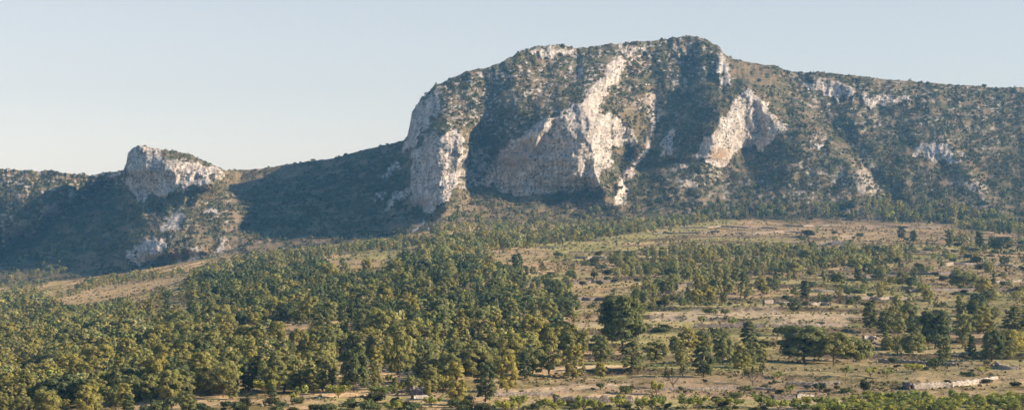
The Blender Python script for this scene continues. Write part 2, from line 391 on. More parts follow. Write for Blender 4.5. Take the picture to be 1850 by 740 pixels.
pts = np.stack([X, D, Zw + ZC], -1)
fD = np.array([-60, 6, 60, 130, 200, 260]); fz = np.array([-1.5, -3.0, -11.0, -20.0, -27.0, -30.6])
front = np.stack([(ucols[:, None] - 925) / F * np.maximum(np.abs(fD), 240)[None, :], np.repeat(fD[None, :], NU, 0), np.repeat(fz[None, :], NU, 0) + ZC], -1)
bD = np.array([6, 18, 45, 90, 170, 300, 500, 900, 1600]); bz = -np.array([1.0, 5, 16, 32, 55, 85, 115, 140, 150])
last = D[:, -1:]
lz = Zw[:, -1:]
back = np.stack([(ucols[:, None] - 925) / F * (last + bD), last + bD, np.maximum(lz + bz, -60 + 0 * lz) + ZC], -1)
full = np.concatenate([front, pts, back], 1)
colfull = np.concatenate([np.repeat(colr[:, :1], len(fD), 1), colr, np.repeat(colr[:, -1:], len(bD), 1)], 1)
rockfull = np.concatenate([np.zeros((NU, len(fD))), rmask, np.repeat(rmask[:, -1:], len(bD), 1)], 1)


def grid_mesh(name, g, attrs_c=None, attr_f=None):
    n, m = g.shape[:2]
    idx = np.arange(n * m).reshape(n, m)
    q = np.stack([idx[:-1, :-1], idx[1:, :-1], idx[1:, 1:], idx[:-1, 1:]], -1).reshape(-1, 4)
    me = mesh_from(name, g.reshape(-1, 3), q)
    if attrs_c is not None:
        a = me.color_attributes.new('cover', 'FLOAT_COLOR', 'POINT')
        rgba = np.concatenate([attrs_c.reshape(-1, 3), attr_f.reshape(-1, 1)], 1).astype(np.float32)
        a.data.foreach_set('color', rgba.ravel())
    me.polygons.foreach_set('use_smooth', np.ones(len(q), bool))
    return me


def mesh_from(name, verts, quads, tint=None):
    me = bpy.data.meshes.new(name)
    nv, nq = len(verts), len(quads)
    w = quads.shape[1]
    me.vertices.add(nv); me.loops.add(nq * w); me.polygons.add(nq)
    me.vertices.foreach_set('co', np.ascontiguousarray(verts, np.float32).ravel())
    me.loops.foreach_set('vertex_index', np.ascontiguousarray(quads, np.int32).ravel())
    me.polygons.foreach_set('loop_start', np.arange(0, nq * w, w, dtype=np.int32))
    if tint is not None:
        a = me.color_attributes.new('tint', 'FLOAT_COLOR', 'POINT')
        a.data.foreach_set('color', np.concatenate([tint, np.ones((nv, 1))], 1).astype(np.float32).ravel())
    me.update(calc_edges=True)
    return me


def add(name, me, mat=None, parent=None):
    o = bpy.data.objects.new(name, me); C.objects.link(o)
    if mat is not None and len(me.materials) == 0:
        me.materials.append(mat)
    if parent is not None:
        o.parent = parent
    return o


def tag(o, label=None, cat=None, group=None, kind=None):
    if label: o['label'] = label
    if cat: o['category'] = cat
    if group: o['group'] = group
    if kind: o['kind'] = kind
    return o


# ------------------------------------------------------------------ materials
def mat(name):
    m = bpy.data.materials.new(name); m.use_nodes = True
    nt = m.node_tree; nt.nodes.clear()
    return m, nt, nt.nodes.new('ShaderNodeOutputMaterial')


def nn(nt, t, **kw):
    n = nt.nodes.new(t)
    for k_, v_ in kw.items():
        if k_ in n.inputs: n.inputs[k_].default_value = v_
        else: setattr(n, k_, v_)
    return n


def terrain_material():
    m, nt, out = mat('terrain')
    L = nt.links.new
    at = nn(nt, 'ShaderNodeAttribute', attribute_name='cover')
    geo = nn(nt, 'ShaderNodeNewGeometry')
    n1_ = nn(nt, 'ShaderNodeTexNoise', Scale=.9, Detail=6.0, Roughness=.65)
    n2_ = nn(nt, 'ShaderNodeTexNoise', Scale=.22, Detail=7.0, Roughness=.68)
    L(geo.outputs['Position'], n1_.inputs['Vector']); L(geo.outputs['Position'], n2_.inputs['Vector'])
    mr = nn(nt, 'ShaderNodeMapRange'); mr.inputs['From Min'].default_value = .3; mr.inputs['From Max'].default_value = .7
    mr.inputs['To Min'].default_value = .62; mr.inputs['To Max'].default_value = 1.36
    L(n1_.outputs['Fac'], mr.inputs['Value'])
    mx = nn(nt, 'ShaderNodeMix', data_type='RGBA', blend_type='MULTIPLY'); mx.inputs[0].default_value = 1.0
    L(at.outputs['Color'], mx.inputs[6]); L(mr.outputs['Result'], mx.inputs[7])
    # dark cracks and lichen on the bare limestone
    vo = nn(nt, 'ShaderNodeTexVoronoi', feature='DISTANCE_TO_EDGE', Scale=.16)
    wv = nn(nt, 'ShaderNodeVectorMath', operation='MULTIPLY_ADD'); wv.inputs[1].default_value = (6, 6, 6)
    L(n2_.outputs['Color'], wv.inputs[0]); L(geo.outputs['Position'], wv.inputs[2]); L(wv.outputs[0], vo.inputs['Vector'])
    cr = nn(nt, 'ShaderNodeMapRange'); cr.inputs['From Max'].default_value = .09; cr.inputs['To Min'].default_value = .74; cr.inputs['To Max'].default_value = 1.0
    L(vo.outputs['Distance'], cr.inputs['Value'])
    mx2 = nn(nt, 'ShaderNodeMix', data_type='RGBA', blend_type='MULTIPLY')
    L(at.outputs['Alpha'], mx2.inputs[0]); L(mx.outputs[2], mx2.inputs[6]); L(cr.outputs['Result'], mx2.inputs[7])
    sm = nn(nt, 'ShaderNodeMath', operation='ADD'); L(n2_.outputs['Fac'], sm.inputs[0])
    ml = nn(nt, 'ShaderNodeMath', operation='MULTIPLY'); ml.inputs[1].default_value = .25; L(n1_.outputs['Fac'], ml.inputs[0]); L(ml.outputs[0], sm.inputs[1])
    dist = nn(nt, 'ShaderNodeMath', operation='MULTIPLY_ADD'); dist.inputs[1].default_value = 2.6; dist.inputs[2].default_value = 1.0
    L(at.outputs['Alpha'], dist.inputs[0])
    bp = nn(nt, 'ShaderNodeBump', Strength=.75)
    L(dist.outputs[0], bp.inputs['Distance']); L(sm.outputs[0], bp.inputs['Height'])
    df = nn(nt, 'ShaderNodeBsdfDiffuse', Roughness=.6)
    L(mx2.outputs[2], df.inputs['Color']); L(bp.outputs['Normal'], df.inputs['Normal']); L(df.outputs[0], out.inputs['Surface'])
    return m


def foliage_material(name, base, var=.35, attr=False, transl=.22):
    m, nt, out = mat(name)
    L = nt.links.new
    geo = nn(nt, 'ShaderNodeNewGeometry')
    if attr:
        at = nn(nt, 'ShaderNodeAttribute', attribute_name='tint'); src = at.outputs['Color']
    else:
        oi = nn(nt, 'ShaderNodeObjectInfo')
        rmp = nn(nt, 'ShaderNodeValToRGB')
        b = np.array(base)
        rmp.color_ramp.elements[0].color = (*(b * np.array([.72, .80, .95])), 1)
        rmp.color_ramp.elements[1].color = (*(b * np.array([1.28, 1.15, .95])), 1)
        e = rmp.color_ramp.elements.new(.5); e.color = (*b, 1)
        L(oi.outputs['Random'], rmp.inputs['Fac']); src = rmp.outputs['Color']
    nz = nn(nt, 'ShaderNodeTexNoise', Scale=.8, Detail=3.0)
    L(geo.outputs['Position'], nz.inputs['Vector'])
    mr = nn(nt, 'ShaderNodeMapRange'); mr.inputs['From Min'].default_value = .3; mr.inputs['From Max'].default_value = .7
    mr.inputs['To Min'].default_value = 1 - var; mr.inputs['To Max'].default_value = 1 + var
    L(nz.outputs['Fac'], mr.inputs['Value'])
    isl = nn(nt, 'ShaderNodeMapRange'); isl.inputs['To Min'].default_value = .7; isl.inputs['To Max'].default_value = 1.3
    L(geo.outputs['Random Per Island'], isl.inputs['Value'])
    mm = nn(nt, 'ShaderNodeMath', operation='MULTIPLY'); L(mr.outputs[0], mm.inputs[0]); L(isl.outputs[0], mm.inputs[1])
    mx = nn(nt, 'ShaderNodeMix', data_type='RGBA', blend_type='MULTIPLY'); mx.inputs[0].default_value = 1
    L(src, mx.inputs[6]); L(mm.outputs[0], mx.inputs[7])
    df = nn(nt, 'ShaderNodeBsdfDiffuse'); tr = nn(nt, 'ShaderNodeBsdfTranslucent'); ms = nn(nt, 'ShaderNodeMixShader'); ms.inputs[0].default_value = transl
    L(mx.outputs[2], df.inputs['Color']); L(mx.outputs[2], tr.inputs['Color']); L(df.outputs[0], ms.inputs[1]); L(tr.outputs[0], ms.inputs[2]); L(ms.outputs[0], out.inputs['Surface'])
    return m


def plain_material(name, base, scale=2.0, var=.3, bump=.3, stones=False):
    m, nt, out = mat(name)
    L = nt.links.new
    geo = nn(nt, 'ShaderNodeNewGeometry')
    nz = nn(nt, 'ShaderNodeTexNoise', Scale=scale, Detail=6.0, Roughness=.65)
    L(geo.outputs['Position'], nz.inputs['Vector'])
    mr = nn(nt, 'ShaderNodeMapRange'); mr.inputs['From Min'].default_value = .3; mr.inputs['From Max'].default_value = .7
    mr.inputs['To Min'].default_value = 1 - var; mr.inputs['To Max'].default_value = 1 + var
    L(nz.outputs['Fac'], mr.inputs['Value'])
    mx = nn(nt, 'ShaderNodeMix', data_type='RGBA', blend_type='MULTIPLY'); mx.inputs[0].default_value = 1
    mx.inputs[6].default_value = (*base, 1); L(mr.outputs[0], mx.inputs[7])
    csrc = mx.outputs[2]
    if stones:
        vo = nn(nt, 'ShaderNodeTexVoronoi', feature='DISTANCE_TO_EDGE', Scale=2.2)
        L(geo.outputs['Position'], vo.inputs['Vector'])
        cr = nn(nt, 'ShaderNodeMapRange'); cr.inputs['From Max'].default_value = .12; cr.inputs['To Min'].default_value = .35
        L(vo.outputs['Distance'], cr.inputs['Value'])
        m2 = nn(nt, 'ShaderNodeMix', data_type='RGBA', blend_type='MULTIPLY'); m2.inputs[0].default_value = 1
        L(csrc, m2.inputs[6]); L(cr.outputs[0], m2.inputs[7]); csrc = m2.outputs[2]
    bp = nn(nt, 'ShaderNodeBump', Strength=bump, Distance=.3); L(nz.outputs['Fac'], bp.inputs['Height'])
    df = nn(nt, 'ShaderNodeBsdfDiffuse'); L(csrc, df.inputs['Color']); L(bp.outputs[0], df.inputs['Normal']); L(df.outputs[0], out.inputs['Surface'])
    return m


M_TERR = terrain_material()
M_PINE = foliage_material('pine_needles', (.325, .315, .108), transl=.40)
M_PINED = foliage_material('dark_pine_needles', (.14, .162, .066))
M_FOREST = foliage_material('forest_needles', (0, 0, 0), attr=True)
M_SCRUB = foliage_material('scrub_leaves', (0, 0, 0), attr=True, transl=.1)
M_BUSH = foliage_material('bush_leaves', (.070, .075, .032))
M_ALMOND = foliage_material('almond_leaves', (.36, .38, .10), transl=.42)
M_RED = foliage_material('russet_leaves', (.21, .115, .068))
M_BARK = plain_material('bark', (.16, .12, .095), 3, .35)
M_STONE = plain_material('dry_stone', (.40, .335, .265), 1.2, .3, .5, True)
M_PALE = plain_material('pale_stone', (.56, .48, .385), .8, .22, .4, True)
M_DARKST = plain_material('dark_and_shaded_stone', (.25, .21, .18), 1.0, .35, .5, True)  # dark masonry; on the shaded walls the shade is put into this colour

terrain = add('terrain', grid_mesh('terrain', full, colfull, rockfull), M_TERR)
tag(terrain, 'limestone mountain with cliffs rising over scrub slopes and terraced fields', 'hillside', kind='structure')

# ------------------------------------------------------------------ survey look-ups
def col_lookup(arr, u, rows):
    ci = np.clip(np.searchsorted(ucols, u) - 1, 0, NU - 2)
    return ci


def surf(u, v):
    """terrain point under a bearing and elevation (before terrace relief)"""
    u = np.atleast_1d(np.asarray(u, float)); v = np.atleast_1d(np.asarray(v, float))
    ci = np.clip(np.searchsorted(ucols, u), 1, NU - 1)
    ci = np.where(np.abs(ucols[ci - 1] - u) < np.abs(ucols[ci] - u), ci - 1, ci)
    vf = foot[ci]; vs = sk[ci]
    r = np.where(v > vf, (748 - v) / (748 - vf) * (NF - 1), NF - 1 + (vf - v) / (vf - vs) * (NM - 1))
    r = np.clip(r, 0, NR - 1.001); r0 = r.astype(int); t = r - r0
    Dd = gridD[ci, r0] * (1 - t) + gridD[ci, r0 + 1] * t
    Zz = gridZ[ci, r0] * (1 - t) + gridZ[ci, r0 + 1] * t
    rm = rmask[ci, r0]; sm = soilm[ci, r0]
    return np.stack([(u - 925) / F * Dd, Dd, Zz + ZC], -1), rm, sm, ci, r0


def unit(n):
    p = rng.normal(size=(n, 3)); return norm3(p)


# ------------------------------------------------------------------ foliage building blocks
def tufts(cent, nrm, size, jitter=.6, elong=1.5):
    """small bent leaf clumps at points cent, facing roughly along nrm -> verts, quads"""
    n = len(cent)
    nr = norm3(nrm + jitter * unit(n))
    a = norm3(np.cross(nr, unit(n))); b = np.cross(nr, a)
    s = (np.asarray(size) * rng.uniform(.65, 1.35, n))[:, None]
    sk_ = rng.uniform(.55, 1.0, (n, 1))
    v = np.stack([cent - a * s * elong * .5 - b * s * .18, cent - a * s * .05 - b * s * .5 * sk_ + nr * s * .12,
                  cent + a * s * elong * .5 + b * s * .12, cent + a * s * .1 + b * s * .5 * sk_ + nr * s * .12], 1).reshape(-1, 3)
    q = np.arange(n * 4).reshape(n, 4)
    return v, q


def tube(path, radii, seg=6):
    path = np.array(path, float); vs = []; qs = []
    for i, p in enumerate(path):
        t = norm3((path[min(i + 1, len(path) - 1)] - path[max(i - 1, 0)])[None])[0]
        a = np.cross(t, (0.3, 1, 0.1)); a /= np.linalg.norm(a); b = np.cross(t, a)
        th = np.arange(seg) / seg * 2 * np.pi
        vs.append(p + radii[i] * (np.cos(th)[:, None] * a + np.sin(th)[:, None] * b))
    for i in range(len(path) - 1):
        for j in range(seg):
            qs.append((i * seg + j, i * seg + (j + 1) % seg, (i + 1) * seg + (j + 1) % seg, (i + 1) * seg + j))
    return np.concatenate(vs), np.array(qs)


def join(parts):
    vs, qs, o = [], [], 0
    for v, q in parts:
        vs.append(v); qs.append(q + o); o += len(v)
    return np.concatenate(vs), np.concatenate(qs)


def lobes_for(shape, n):
    """lobe centres and radii of a crown 1 m tall, 1 m wide; z = 0 at the root"""
    cs, rs = [], []
    for i in range(n):
        t = (i + .5) / n
        if shape == 'round':
            z = .13 + .77 * t; env = .42 * math.sqrt(max(0.05, 1 - ((z - .50) / .50) ** 2)); r = random.uniform(.09, .15)
        elif shape == 'dome':
            z = .20 + .72 * t; env = .47 * math.sqrt(max(0.12, 1 - ((z - .52) / .50) ** 2)); r = random.uniform(.11, .16)
        elif shape == 'cone':
            z = .09 + .81 * t; env = .42 * (1 - max(0, (z - .09) / .91) ** 1.3) + .03; r = random.uniform(.09, .15) * (1.15 - .5 * t)
        elif shape == 'flat':
            z = .32 + .55 * t; env = .46 * math.sqrt(max(.08, 1 - ((z - .58) / .42) ** 2)); r = random.uniform(.09, .14)
        elif shape == 'ragged':
            z = .10 + .82 * t; env = .40 * math.sqrt(max(.06, 1 - ((z - .5) / .55) ** 2)) * random.uniform(.6, 1.15); r = random.uniform(.08, .14)
        elif shape == 'low':
            z = .10 + .66 * t; env = .44 * math.sqrt(max(.08, 1 - ((z - .35) / .55) ** 2)); r = random.uniform(.12, .18)
        else:  # column
            z = .08 + .84 * t; env = .36 * math.sqrt(max(.05, 1 - ((z - .48) / .54) ** 2)); r = random.uniform(.12, .17)
        a = i * 2.39996 + random.uniform(-.5, .5); rad = max(0, env - r * .35) * random.uniform(.55, 1.05)
        cs.append((math.cos(a) * rad, math.sin(a) * rad, z + random.uniform(-.03, .03))); rs.append(r)
    cs.append((0.02, 0, .80 if shape not in ('flat', 'low') else .62)); rs.append(.13)
    return np.array(cs), np.array(rs)


def crown(shape, H, W, nl, per, size):
    cs, rs = lobes_for(shape, nl)
    S = np.array([W, W, H])
    vs = []
    for c, r in zip(cs, rs):
        n = max(4, int(per * (r / .13) ** 2))
        d = unit(n); d[:, 2] = np.where(d[:, 2] < -.35, -d[:, 2], d[:, 2])
        rr = r * rng.uniform(.6, 1.06, (n, 1))
        rad = np.array([r * W, r * W, r * W * .72])
        p = c * S + d * rad * (rr / r)
        out = d + .35 * norm3(c * S - np.array([0, 0, .45 * H]))
        vs.append(tufts(p, out, size, .55, 1.4))
    return join(vs), cs * S


def pine_proto(shape, H, W, nl, per, size, lean=0.0):
    (cv, cq), cen = crown(shape, H, W, nl, per, size)
    ntop = .86 * H
    path = [(math.sin(i * .9) * .03 * W + lean * (i / 6) ** 1.5, math.cos(i * 1.3) * .02 * W, -.35 + (ntop + .35) * i / 6) for i in range(7)]
    r0 = .024 * H
    parts = [tube(path, [r0 * (1 - .82 * i / 6) for i in range(7)], 7)]
    for k_ in range(0, len(cen), 2):
        c = cen[k_]; h = max(.18 * H, c[2] - .22 * H)
        parts.append(tube([(lean * (h / ntop) ** 1.5, 0, h), c * .5 + np.array([0, 0, h * .5 + .02 * H]), c], [r0 * .42, r0 * .3, r0 * .14], 5))
    cv[:, 0] += lean * np.clip(cv[:, 2] / ntop, 0, 1.2) ** 1.5
    return (cv, cq), join(parts)


SHAPES = [('round', 8.0, 6.6, 38, 130, .34, 0), ('cone', 9.2, 5.4, 42, 130, .32, 0), ('flat', 7.6, 8.0, 36, 130, .34, .4), ('ragged', 9.0, 6.2, 40, 115, .33, .5),
          ('low', 6.4, 7.4, 34, 130, .34, 0), ('column', 8.8, 4.6, 36, 130, .31, 0), ('round', 7.2, 7.0, 36, 130, .34, -.4), ('ragged', 8.4, 6.8, 44, 110, .33, -.3), ('dome', 8.0, 7.6, 64, 130, .34, 0)]
SHAPE_WORD = ['round-crowned', 'tapering', 'flat-topped', 'ragged open', 'low spreading', 'narrow upright', 'broad round', 'loose many-lobed', 'dense domed']
PINES = []
for i, s in enumerate(SHAPES):
    c, t = pine_proto(*s)
    PINES.append((mesh_from('pine_crown_%s' % s[0], *c), mesh_from('pine_trunk_%s' % s[0], *t), s[1], s[2]))
LOW = []
for s in SHAPES[:7]:
    (v, q), cen = crown(s[0], 1.0, s[2] / s[1], 24, 34, .078)
    LOW.append((v, q))
VLOW = []
for s in SHAPES[:6]:
    (v, q), cen = crown(s[0], 1.0, s[2] / s[1], 14, 16, .13)
    VLOW.append((v, q))

# ------------------------------------------------------------------ where trees stand
ZONES = [  # name, polygon of standing points, trees per 100 m2, height range, words
    ('lower_left', [(-250, 618), (150, 604), (330, 606), (480, 622), (600, 624), (700, 628), (830, 640), (900, 655), (905, 704), (860, 716), (790, 712), (690, 706), (600, 706), (470, 710), (400, 716), (300, 726), (225, 738), (215, 748), (-250, 748)], 4.4, (4.0, 8.0)),
    ('centre_front', [(640, 605), (900, 592), (1010, 612), (1060, 640), (1050, 676), (930, 692), (890, 690), (850, 655), (700, 640)], 3.0, (5.0, 9.5)),
    ('mid_left', [(-250, 572), (120, 566), (330, 556), (480, 570), (500, 588), (330, 604), (150, 602), (-250, 615)], 3.4, (3.5, 7.0)),
    ('mid_left_back', [(345, 512), (440, 488), (560, 486), (600, 492), (690, 486), (740, 474), (880, 472), (960, 496), (1040, 540), (1040, 570), (960, 592), (800, 606), (620, 606), (500, 588), (480, 570), (335, 556)], 2.9, (3.5, 8.0)),
    ('left_belt', [(100, 566), (210, 552), (345, 534), (345, 546), (240, 564), (120, 576)], 3.0, (3.5, 5.5)),
    ('edge_row', [(-250, 572), (-250, 545), (80, 540), (90, 556), (120, 562)], 2.6, (6, 8)),
    ('edge_trees', [(330, 500), (440, 468), (590, 452), (600, 466), (470, 486), (345, 512)], 2.6, (3.5, 6.5)),
    ('edge_trees', [(580, 466), (590, 450), (700, 438), (760, 430), (775, 440), (740, 452), (640, 456)], 2.4, (3.5, 6)),
    ('strip_edge', [(95, 538), (200, 506), (330, 494), (330, 500), (200, 514), (100, 545)], 1.6, (4, 6.5)),
    ('centre_band', [(770, 450), (790, 436), (980, 425), (1150, 408), (1250, 396), (1300, 396), (1200, 418), (1010, 443), (900, 452)], 2.9, (4.5, 7.5)),
    ('centre_upper', [(790, 436), (780, 412), (850, 385), (1100, 380), (1300, 380), (1300, 396), (1150, 408), (980, 425)], .9, (3.5, 6.5)),
    ('centre_gap', [(720, 468), (760, 450), (900, 452), (880, 470), (740, 476)], 1.6, (4, 7)),
    ('right_belt', [(1270, 395), (1290, 378), (1500, 372), (1600, 362), (1620, 398), (1480, 396)], 2.2, (5, 8)),
    ('right_wood', [(1590, 404), (1590, 360), (1700, 368), (1800, 395), (2080, 410), (2080, 440), (1800, 424), (1700, 405)], 2.0, (5, 9)),
    ('mid_right', [(1112, 504), (1108, 468), (1180, 460), (1300, 450), (1400, 448), (1480, 455), (1640, 455), (1640, 480), (1480, 492), (1300, 504), (1180, 508)], 1.5, (3.5, 6.8)),
    ('mid_right_low', [(1140, 552), (1150, 528), (1240, 505), (1420, 508), (1440, 525), (1330, 545), (1240, 556)], 1.5, (3.2, 6.5)),
    ('right_cluster', [(1560, 610), (1560, 572), (1660, 576), (2080, 560), (2080, 620), (1810, 645), (1700, 648), (1620, 640)], 1.35, (4.5, 7.5)),
    ('centre_open', [(1040, 645), (1180, 625), (1390, 625), (1390, 655), (1340, 676), (1060, 682)], 1.9, (3.6, 6.6)),
    ('sparse_field', [(1440, 420), (2080, 430), (2080, 545), (1450, 560), (1400, 510), (1640, 480)], .34, (3, 6)),
    ('sparse_left', [(0, 520), (30, 470), (150, 430), (180, 450), (60, 530)], .9, (3.5, 6)),
    ('open_mid', [(930, 500), (1000, 470), (1100, 470), (1100, 560), (1040, 585), (1030, 540)], .6, (2.5, 5)),
]
TREES = []   # (u, v, height, width scale, shape index, zone)
# trees the photograph singles out: u, v of the root, height in chart units, width in chart units, shape, label
SINGLE = [
    (1124, 630, 100, 96, 8, 'large dark round-crowned pine standing above its neighbours beside the pale field', True),
    (1455, 654, 68, 100, 8, 'wide umbrella-shaped pine at the left of the clump on the stony bank', False),
    (1508, 656, 62, 84, 2, 'spreading pine in the middle of the clump on the stony bank', False),
    (1546, 650, 50, 66, 4, 'low olive pine at the right end of the clump on the stony bank', False),
    (1270, 682, 62, 50, 0, 'dark pine just above the pinkish bank, between the two bare-stemmed almond trees', True),
    (1306, 662, 58, 48, 6, 'olive pine with a bare lower trunk above the pinkish bank', False),
    (1245, 640, 48, 44, 3, 'ragged pine below the dark field wall', False),
    (1352, 630, 50, 36, 5, 'small upright pine at the right end of the dark field wall', True),
    (1186, 656, 42, 52, 6, 'round yellow-green pine to the lower right of the large dark pine', False),
    (1142, 674, 62, 58, 3, 'loose tall pine directly below the large dark pine', False),
    (1085, 664, 58, 46, 0, 'round lit pine to the lower left of the large dark pine', False),
    (993, 678, 96, 58, 1, 'tall tapering yellow-green pine at the right edge of the front wood', False),
    (1035, 682, 66, 50, 3, 'ragged pine stepping out of the front wood onto the pinkish bank', False),
    (824, 730, 82, 46, 5, 'tall narrow pine standing in front of the wood beside the grey ruined hut', False),
    (876, 722, 76, 54, 3, 'ragged dark-sided pine just right of the tall narrow pine by the ruined hut', True),
    (915, 706, 74, 60, 7, 'loose pine at the foot of the front wood above the pale path', False),
    (640, 702, 84, 70, 6, 'broad round pine with visible trunk above the small almond saplings', True),
    (722, 694, 98, 70, 2, 'tall flat-topped pine rising above the front wood left of the ruined hut', False),
    (338, 745, 44, 40, 0, 'small bright round pine standing alone on the dry verge at the bottom left', False),
    (232, 748, 40, 30, 5, 'small dark upright pine at the left end of the dry verge', True),
    (450, 700, 62, 50, 3, 'dark-sided ragged pine behind the dry verge', True),
    (540, 640, 50, 46, 6, 'pine with thin crown beside the russet shrub', False),
    (1690, 626, 70, 66, 8, 'large dark round pine in the clump left of the right edge', True),
    (1792, 650, 58, 56, 6, 'round dark-sided pine at the lower right end of the right clump', True),
    (1706, 652, 48, 44, 3, 'ragged pine at the bottom of the right clump', False),
    (1650, 640, 42, 48, 4, 'low olive pine left of the ragged pine in the right clump', False),
    (1572, 594, 52, 38, 5, 'upright dark pine left of the white limestone bank', True),
    (1600, 600, 44, 42, 0, 'round dark pine above the white limestone bank', True),
    (1435, 563, 26, 30, 0, 'small round dark pine alone on the pale upper field', True),
    (1740, 616, 58, 52, 7, 'many-lobed pine in the middle of the right clump', False),
    (1832, 606, 56, 56, 1, 'tapering pine at the right edge above the clump', True),
    (1716, 448, 34, 26, 3, 'dark ragged pine alone on the upper right field', True),
    (1810, 460, 34, 52, 2, 'flat-topped dark pine with a long shadow on the upper right field', True),
    (1770, 445, 30, 24, 5, 'upright pine left of the flat-topped one on the upper right field', True),
    (1740, 514, 32, 60, 4, 'low wide pine clump on the dry middle right field', False),
    (1630, 516, 28, 30, 0, 'round pine on the dry middle right field', False),
    (1550, 508, 24, 20, 5, 'slim upright pine on the dry middle field', True),
    (1455, 540, 28, 26, 5, 'dark upright pine left of centre in the dry middle field', True),
    (1650, 440, 22, 18, 5, 'small upright dark pine near the ruined hut on the upper field', True),
    (1628, 432, 24, 24, 3, 'small ragged dark pine right of the ruined hut on the upper field', True),
    (565, 292, 6, 11, 2, 'tiny lone flat-topped tree on the skyline of the left ridge', True),
    (1778, 157, 6, 10, 4, 'tiny dark tree on the skyline at the upper right', True),
]
OPEN = [[(95, 548), (180, 519), (262, 509), (345, 497), (346, 506), (250, 525), (150, 548)], [(585, 490), (608, 468), (720, 462), (690, 486)], 
        [(1035, 470), (1112, 468), (1108, 560), (1060, 592), (1030, 545)], [(1165, 580), (1170, 556), (1560, 556), (1560, 582), (1420, 596), (1240, 596)], [(985, 462), (1000, 442), (1110, 428), (1200, 410), (1340, 396), (1340, 408), (1200, 434), (1100, 455)],
        [(860, 474), (880, 454), (1015, 444), (1010, 464), (960, 478)], [(495, 602), (505, 584), (572, 582), (580, 600)], [(235, 562), (240, 546), (345, 540), (350, 556)], [(380, 606), (400, 594), (500, 590), (520, 600)],
        [(1300, 436), (1300, 402), (1720, 400), (1720, 432)], [(930, 520), (940, 496), (1010, 500), (1010, 530)], [(640, 612), (650, 598), (740, 592), (760, 606)]]


def in_open(u, v):
    uu = np.array([u, u, u]); 
    return any((sdf(p_, uu, v) > 0).any() for p_ in OPEN)


occupied = []
for s in SINGLE:
    occupied.append((s[0], s[1] - .45 * s[2], .55 * s[3]))

for name, poly, dens, hr in ZONES:
    p = np.array(poly, float)
    lo, hi = p.min(0), p.max(0)
    cand_u = rng.uniform(lo[0], hi[0], 70000); cand_v = rng.uniform(lo[1], hi[1], 70000)
    wu_ = cand_u + 10 * fbm(cand_u / 40, cand_v / 20, 131, 2); wv_ = cand_v + 3 * fbm(cand_u / 30, cand_v / 15, 132, 2)
    ins = sdf(poly, wu_, wv_) > 0
    cu, cv = cand_u[ins], cand_v[ins]
    if len(cu) == 0: continue
    pw, rm, sm, ci, r0 = surf(cu, cv)
    # ground area a chart cell stands for at this range
    dD = np.abs(gridD[ci, np.minimum(r0 + 2, NR - 1)] - gridD[ci, np.maximum(r0 - 2, 0)]) / (np.abs(gridV[ci, np.minimum(r0 + 2, NR - 1)] - gridV[ci, np.maximum(r0 - 2, 0)]) + 1e-6)
    area = dD * pw[:, 1] / F
    wgt = area * (1 - .9 * np.clip(sm, 0, 1)) * np.clip(.75 + 1.5 * fbm(pw[:, 0] / 38, pw[:, 1] / 38, 133, 2), .04, 1.9)
    zone_area = area.mean() * (hi[0] - lo[0]) * (hi[1] - lo[1]) * len(cu) / 70000.0
    n = int(1.15 * dens * zone_area / 100.0)
    n = min(n, len(cu) - 1, 2400)
    if n <= 0: continue
    order = rng.choice(len(cu), min(len(cu), n * 5), replace=False, p=wgt / wgt.sum())
    kept = []
    mind = .57 * 10 / math.sqrt(dens)
    cell = {}
    for j in order:
        x, y = pw[j, 0], pw[j, 1]
        g = (int(x // mind), int(y // mind))
        if any((x - a) ** 2 + (y - b) ** 2 < mind * mind for dx_ in (-1, 0, 1) for dy_ in (-1, 0, 1) for a, b in cell.get((g[0] + dx_, g[1] + dy_), ())):
            continue
        hgt = .84 * random.uniform(*hr) * random.choice([.95, .9, .85, 1.12, .75, .58])
        vpx = hgt * F / y
        if any(abs(cu[j] - a) < r and abs(cv[j] - .45 * vpx - b) < r for a, b, r in occupied):
            continue
        if random.random() < .93 and in_open(cu[j], cv[j] - np.array([0, .45, .9]) * vpx):
            continue
        cell.setdefault(g, []).append((x, y))
        kept.append(j)
        TREES.append((cu[j], cv[j], hgt, random.uniform(.92, 1.22), random.choice([0, 0, 1, 2, 3, 3, 4, 4, 5, 6, 6, 7]), name, pw[j]))
        if len(kept) >= n: break
print('trees', len(TREES))

# which of them show largest: paint crowns front to back into a coarse chart
TREES.sort(key=lambda t: t[6][1])
cov = np.zeros((375, 930), bool)
yy, xx = np.mgrid[0:375, 0:930]


def paint(u, v, h, w):
    cx, cy = u / 2, (v - .56 * h) / 2; rx, ry = max(.8, w / 4), max(.8, .44 * h / 2)
    x0, x1 = int(max(0, cx - rx)), int(min(930, cx + rx + 2)); y0, y1 = int(max(0, cy - ry)), int(min(375, cy + ry + 2))
    if x1 <= x0 or y1 <= y0: return 0
    e = ((xx[y0:y1, x0:x1] - cx) / rx) ** 2 + ((yy[y0:y1, x0:x1] - cy) / ry) ** 2 < 1
    e &= (yy[y0:y1, x0:x1] < 370) & (xx[y0:y1, x0:x1] < 925)
    new = e & ~cov[y0:y1, x0:x1]
    cov[y0:y1, x0:x1] |= e
    return int(new.sum())


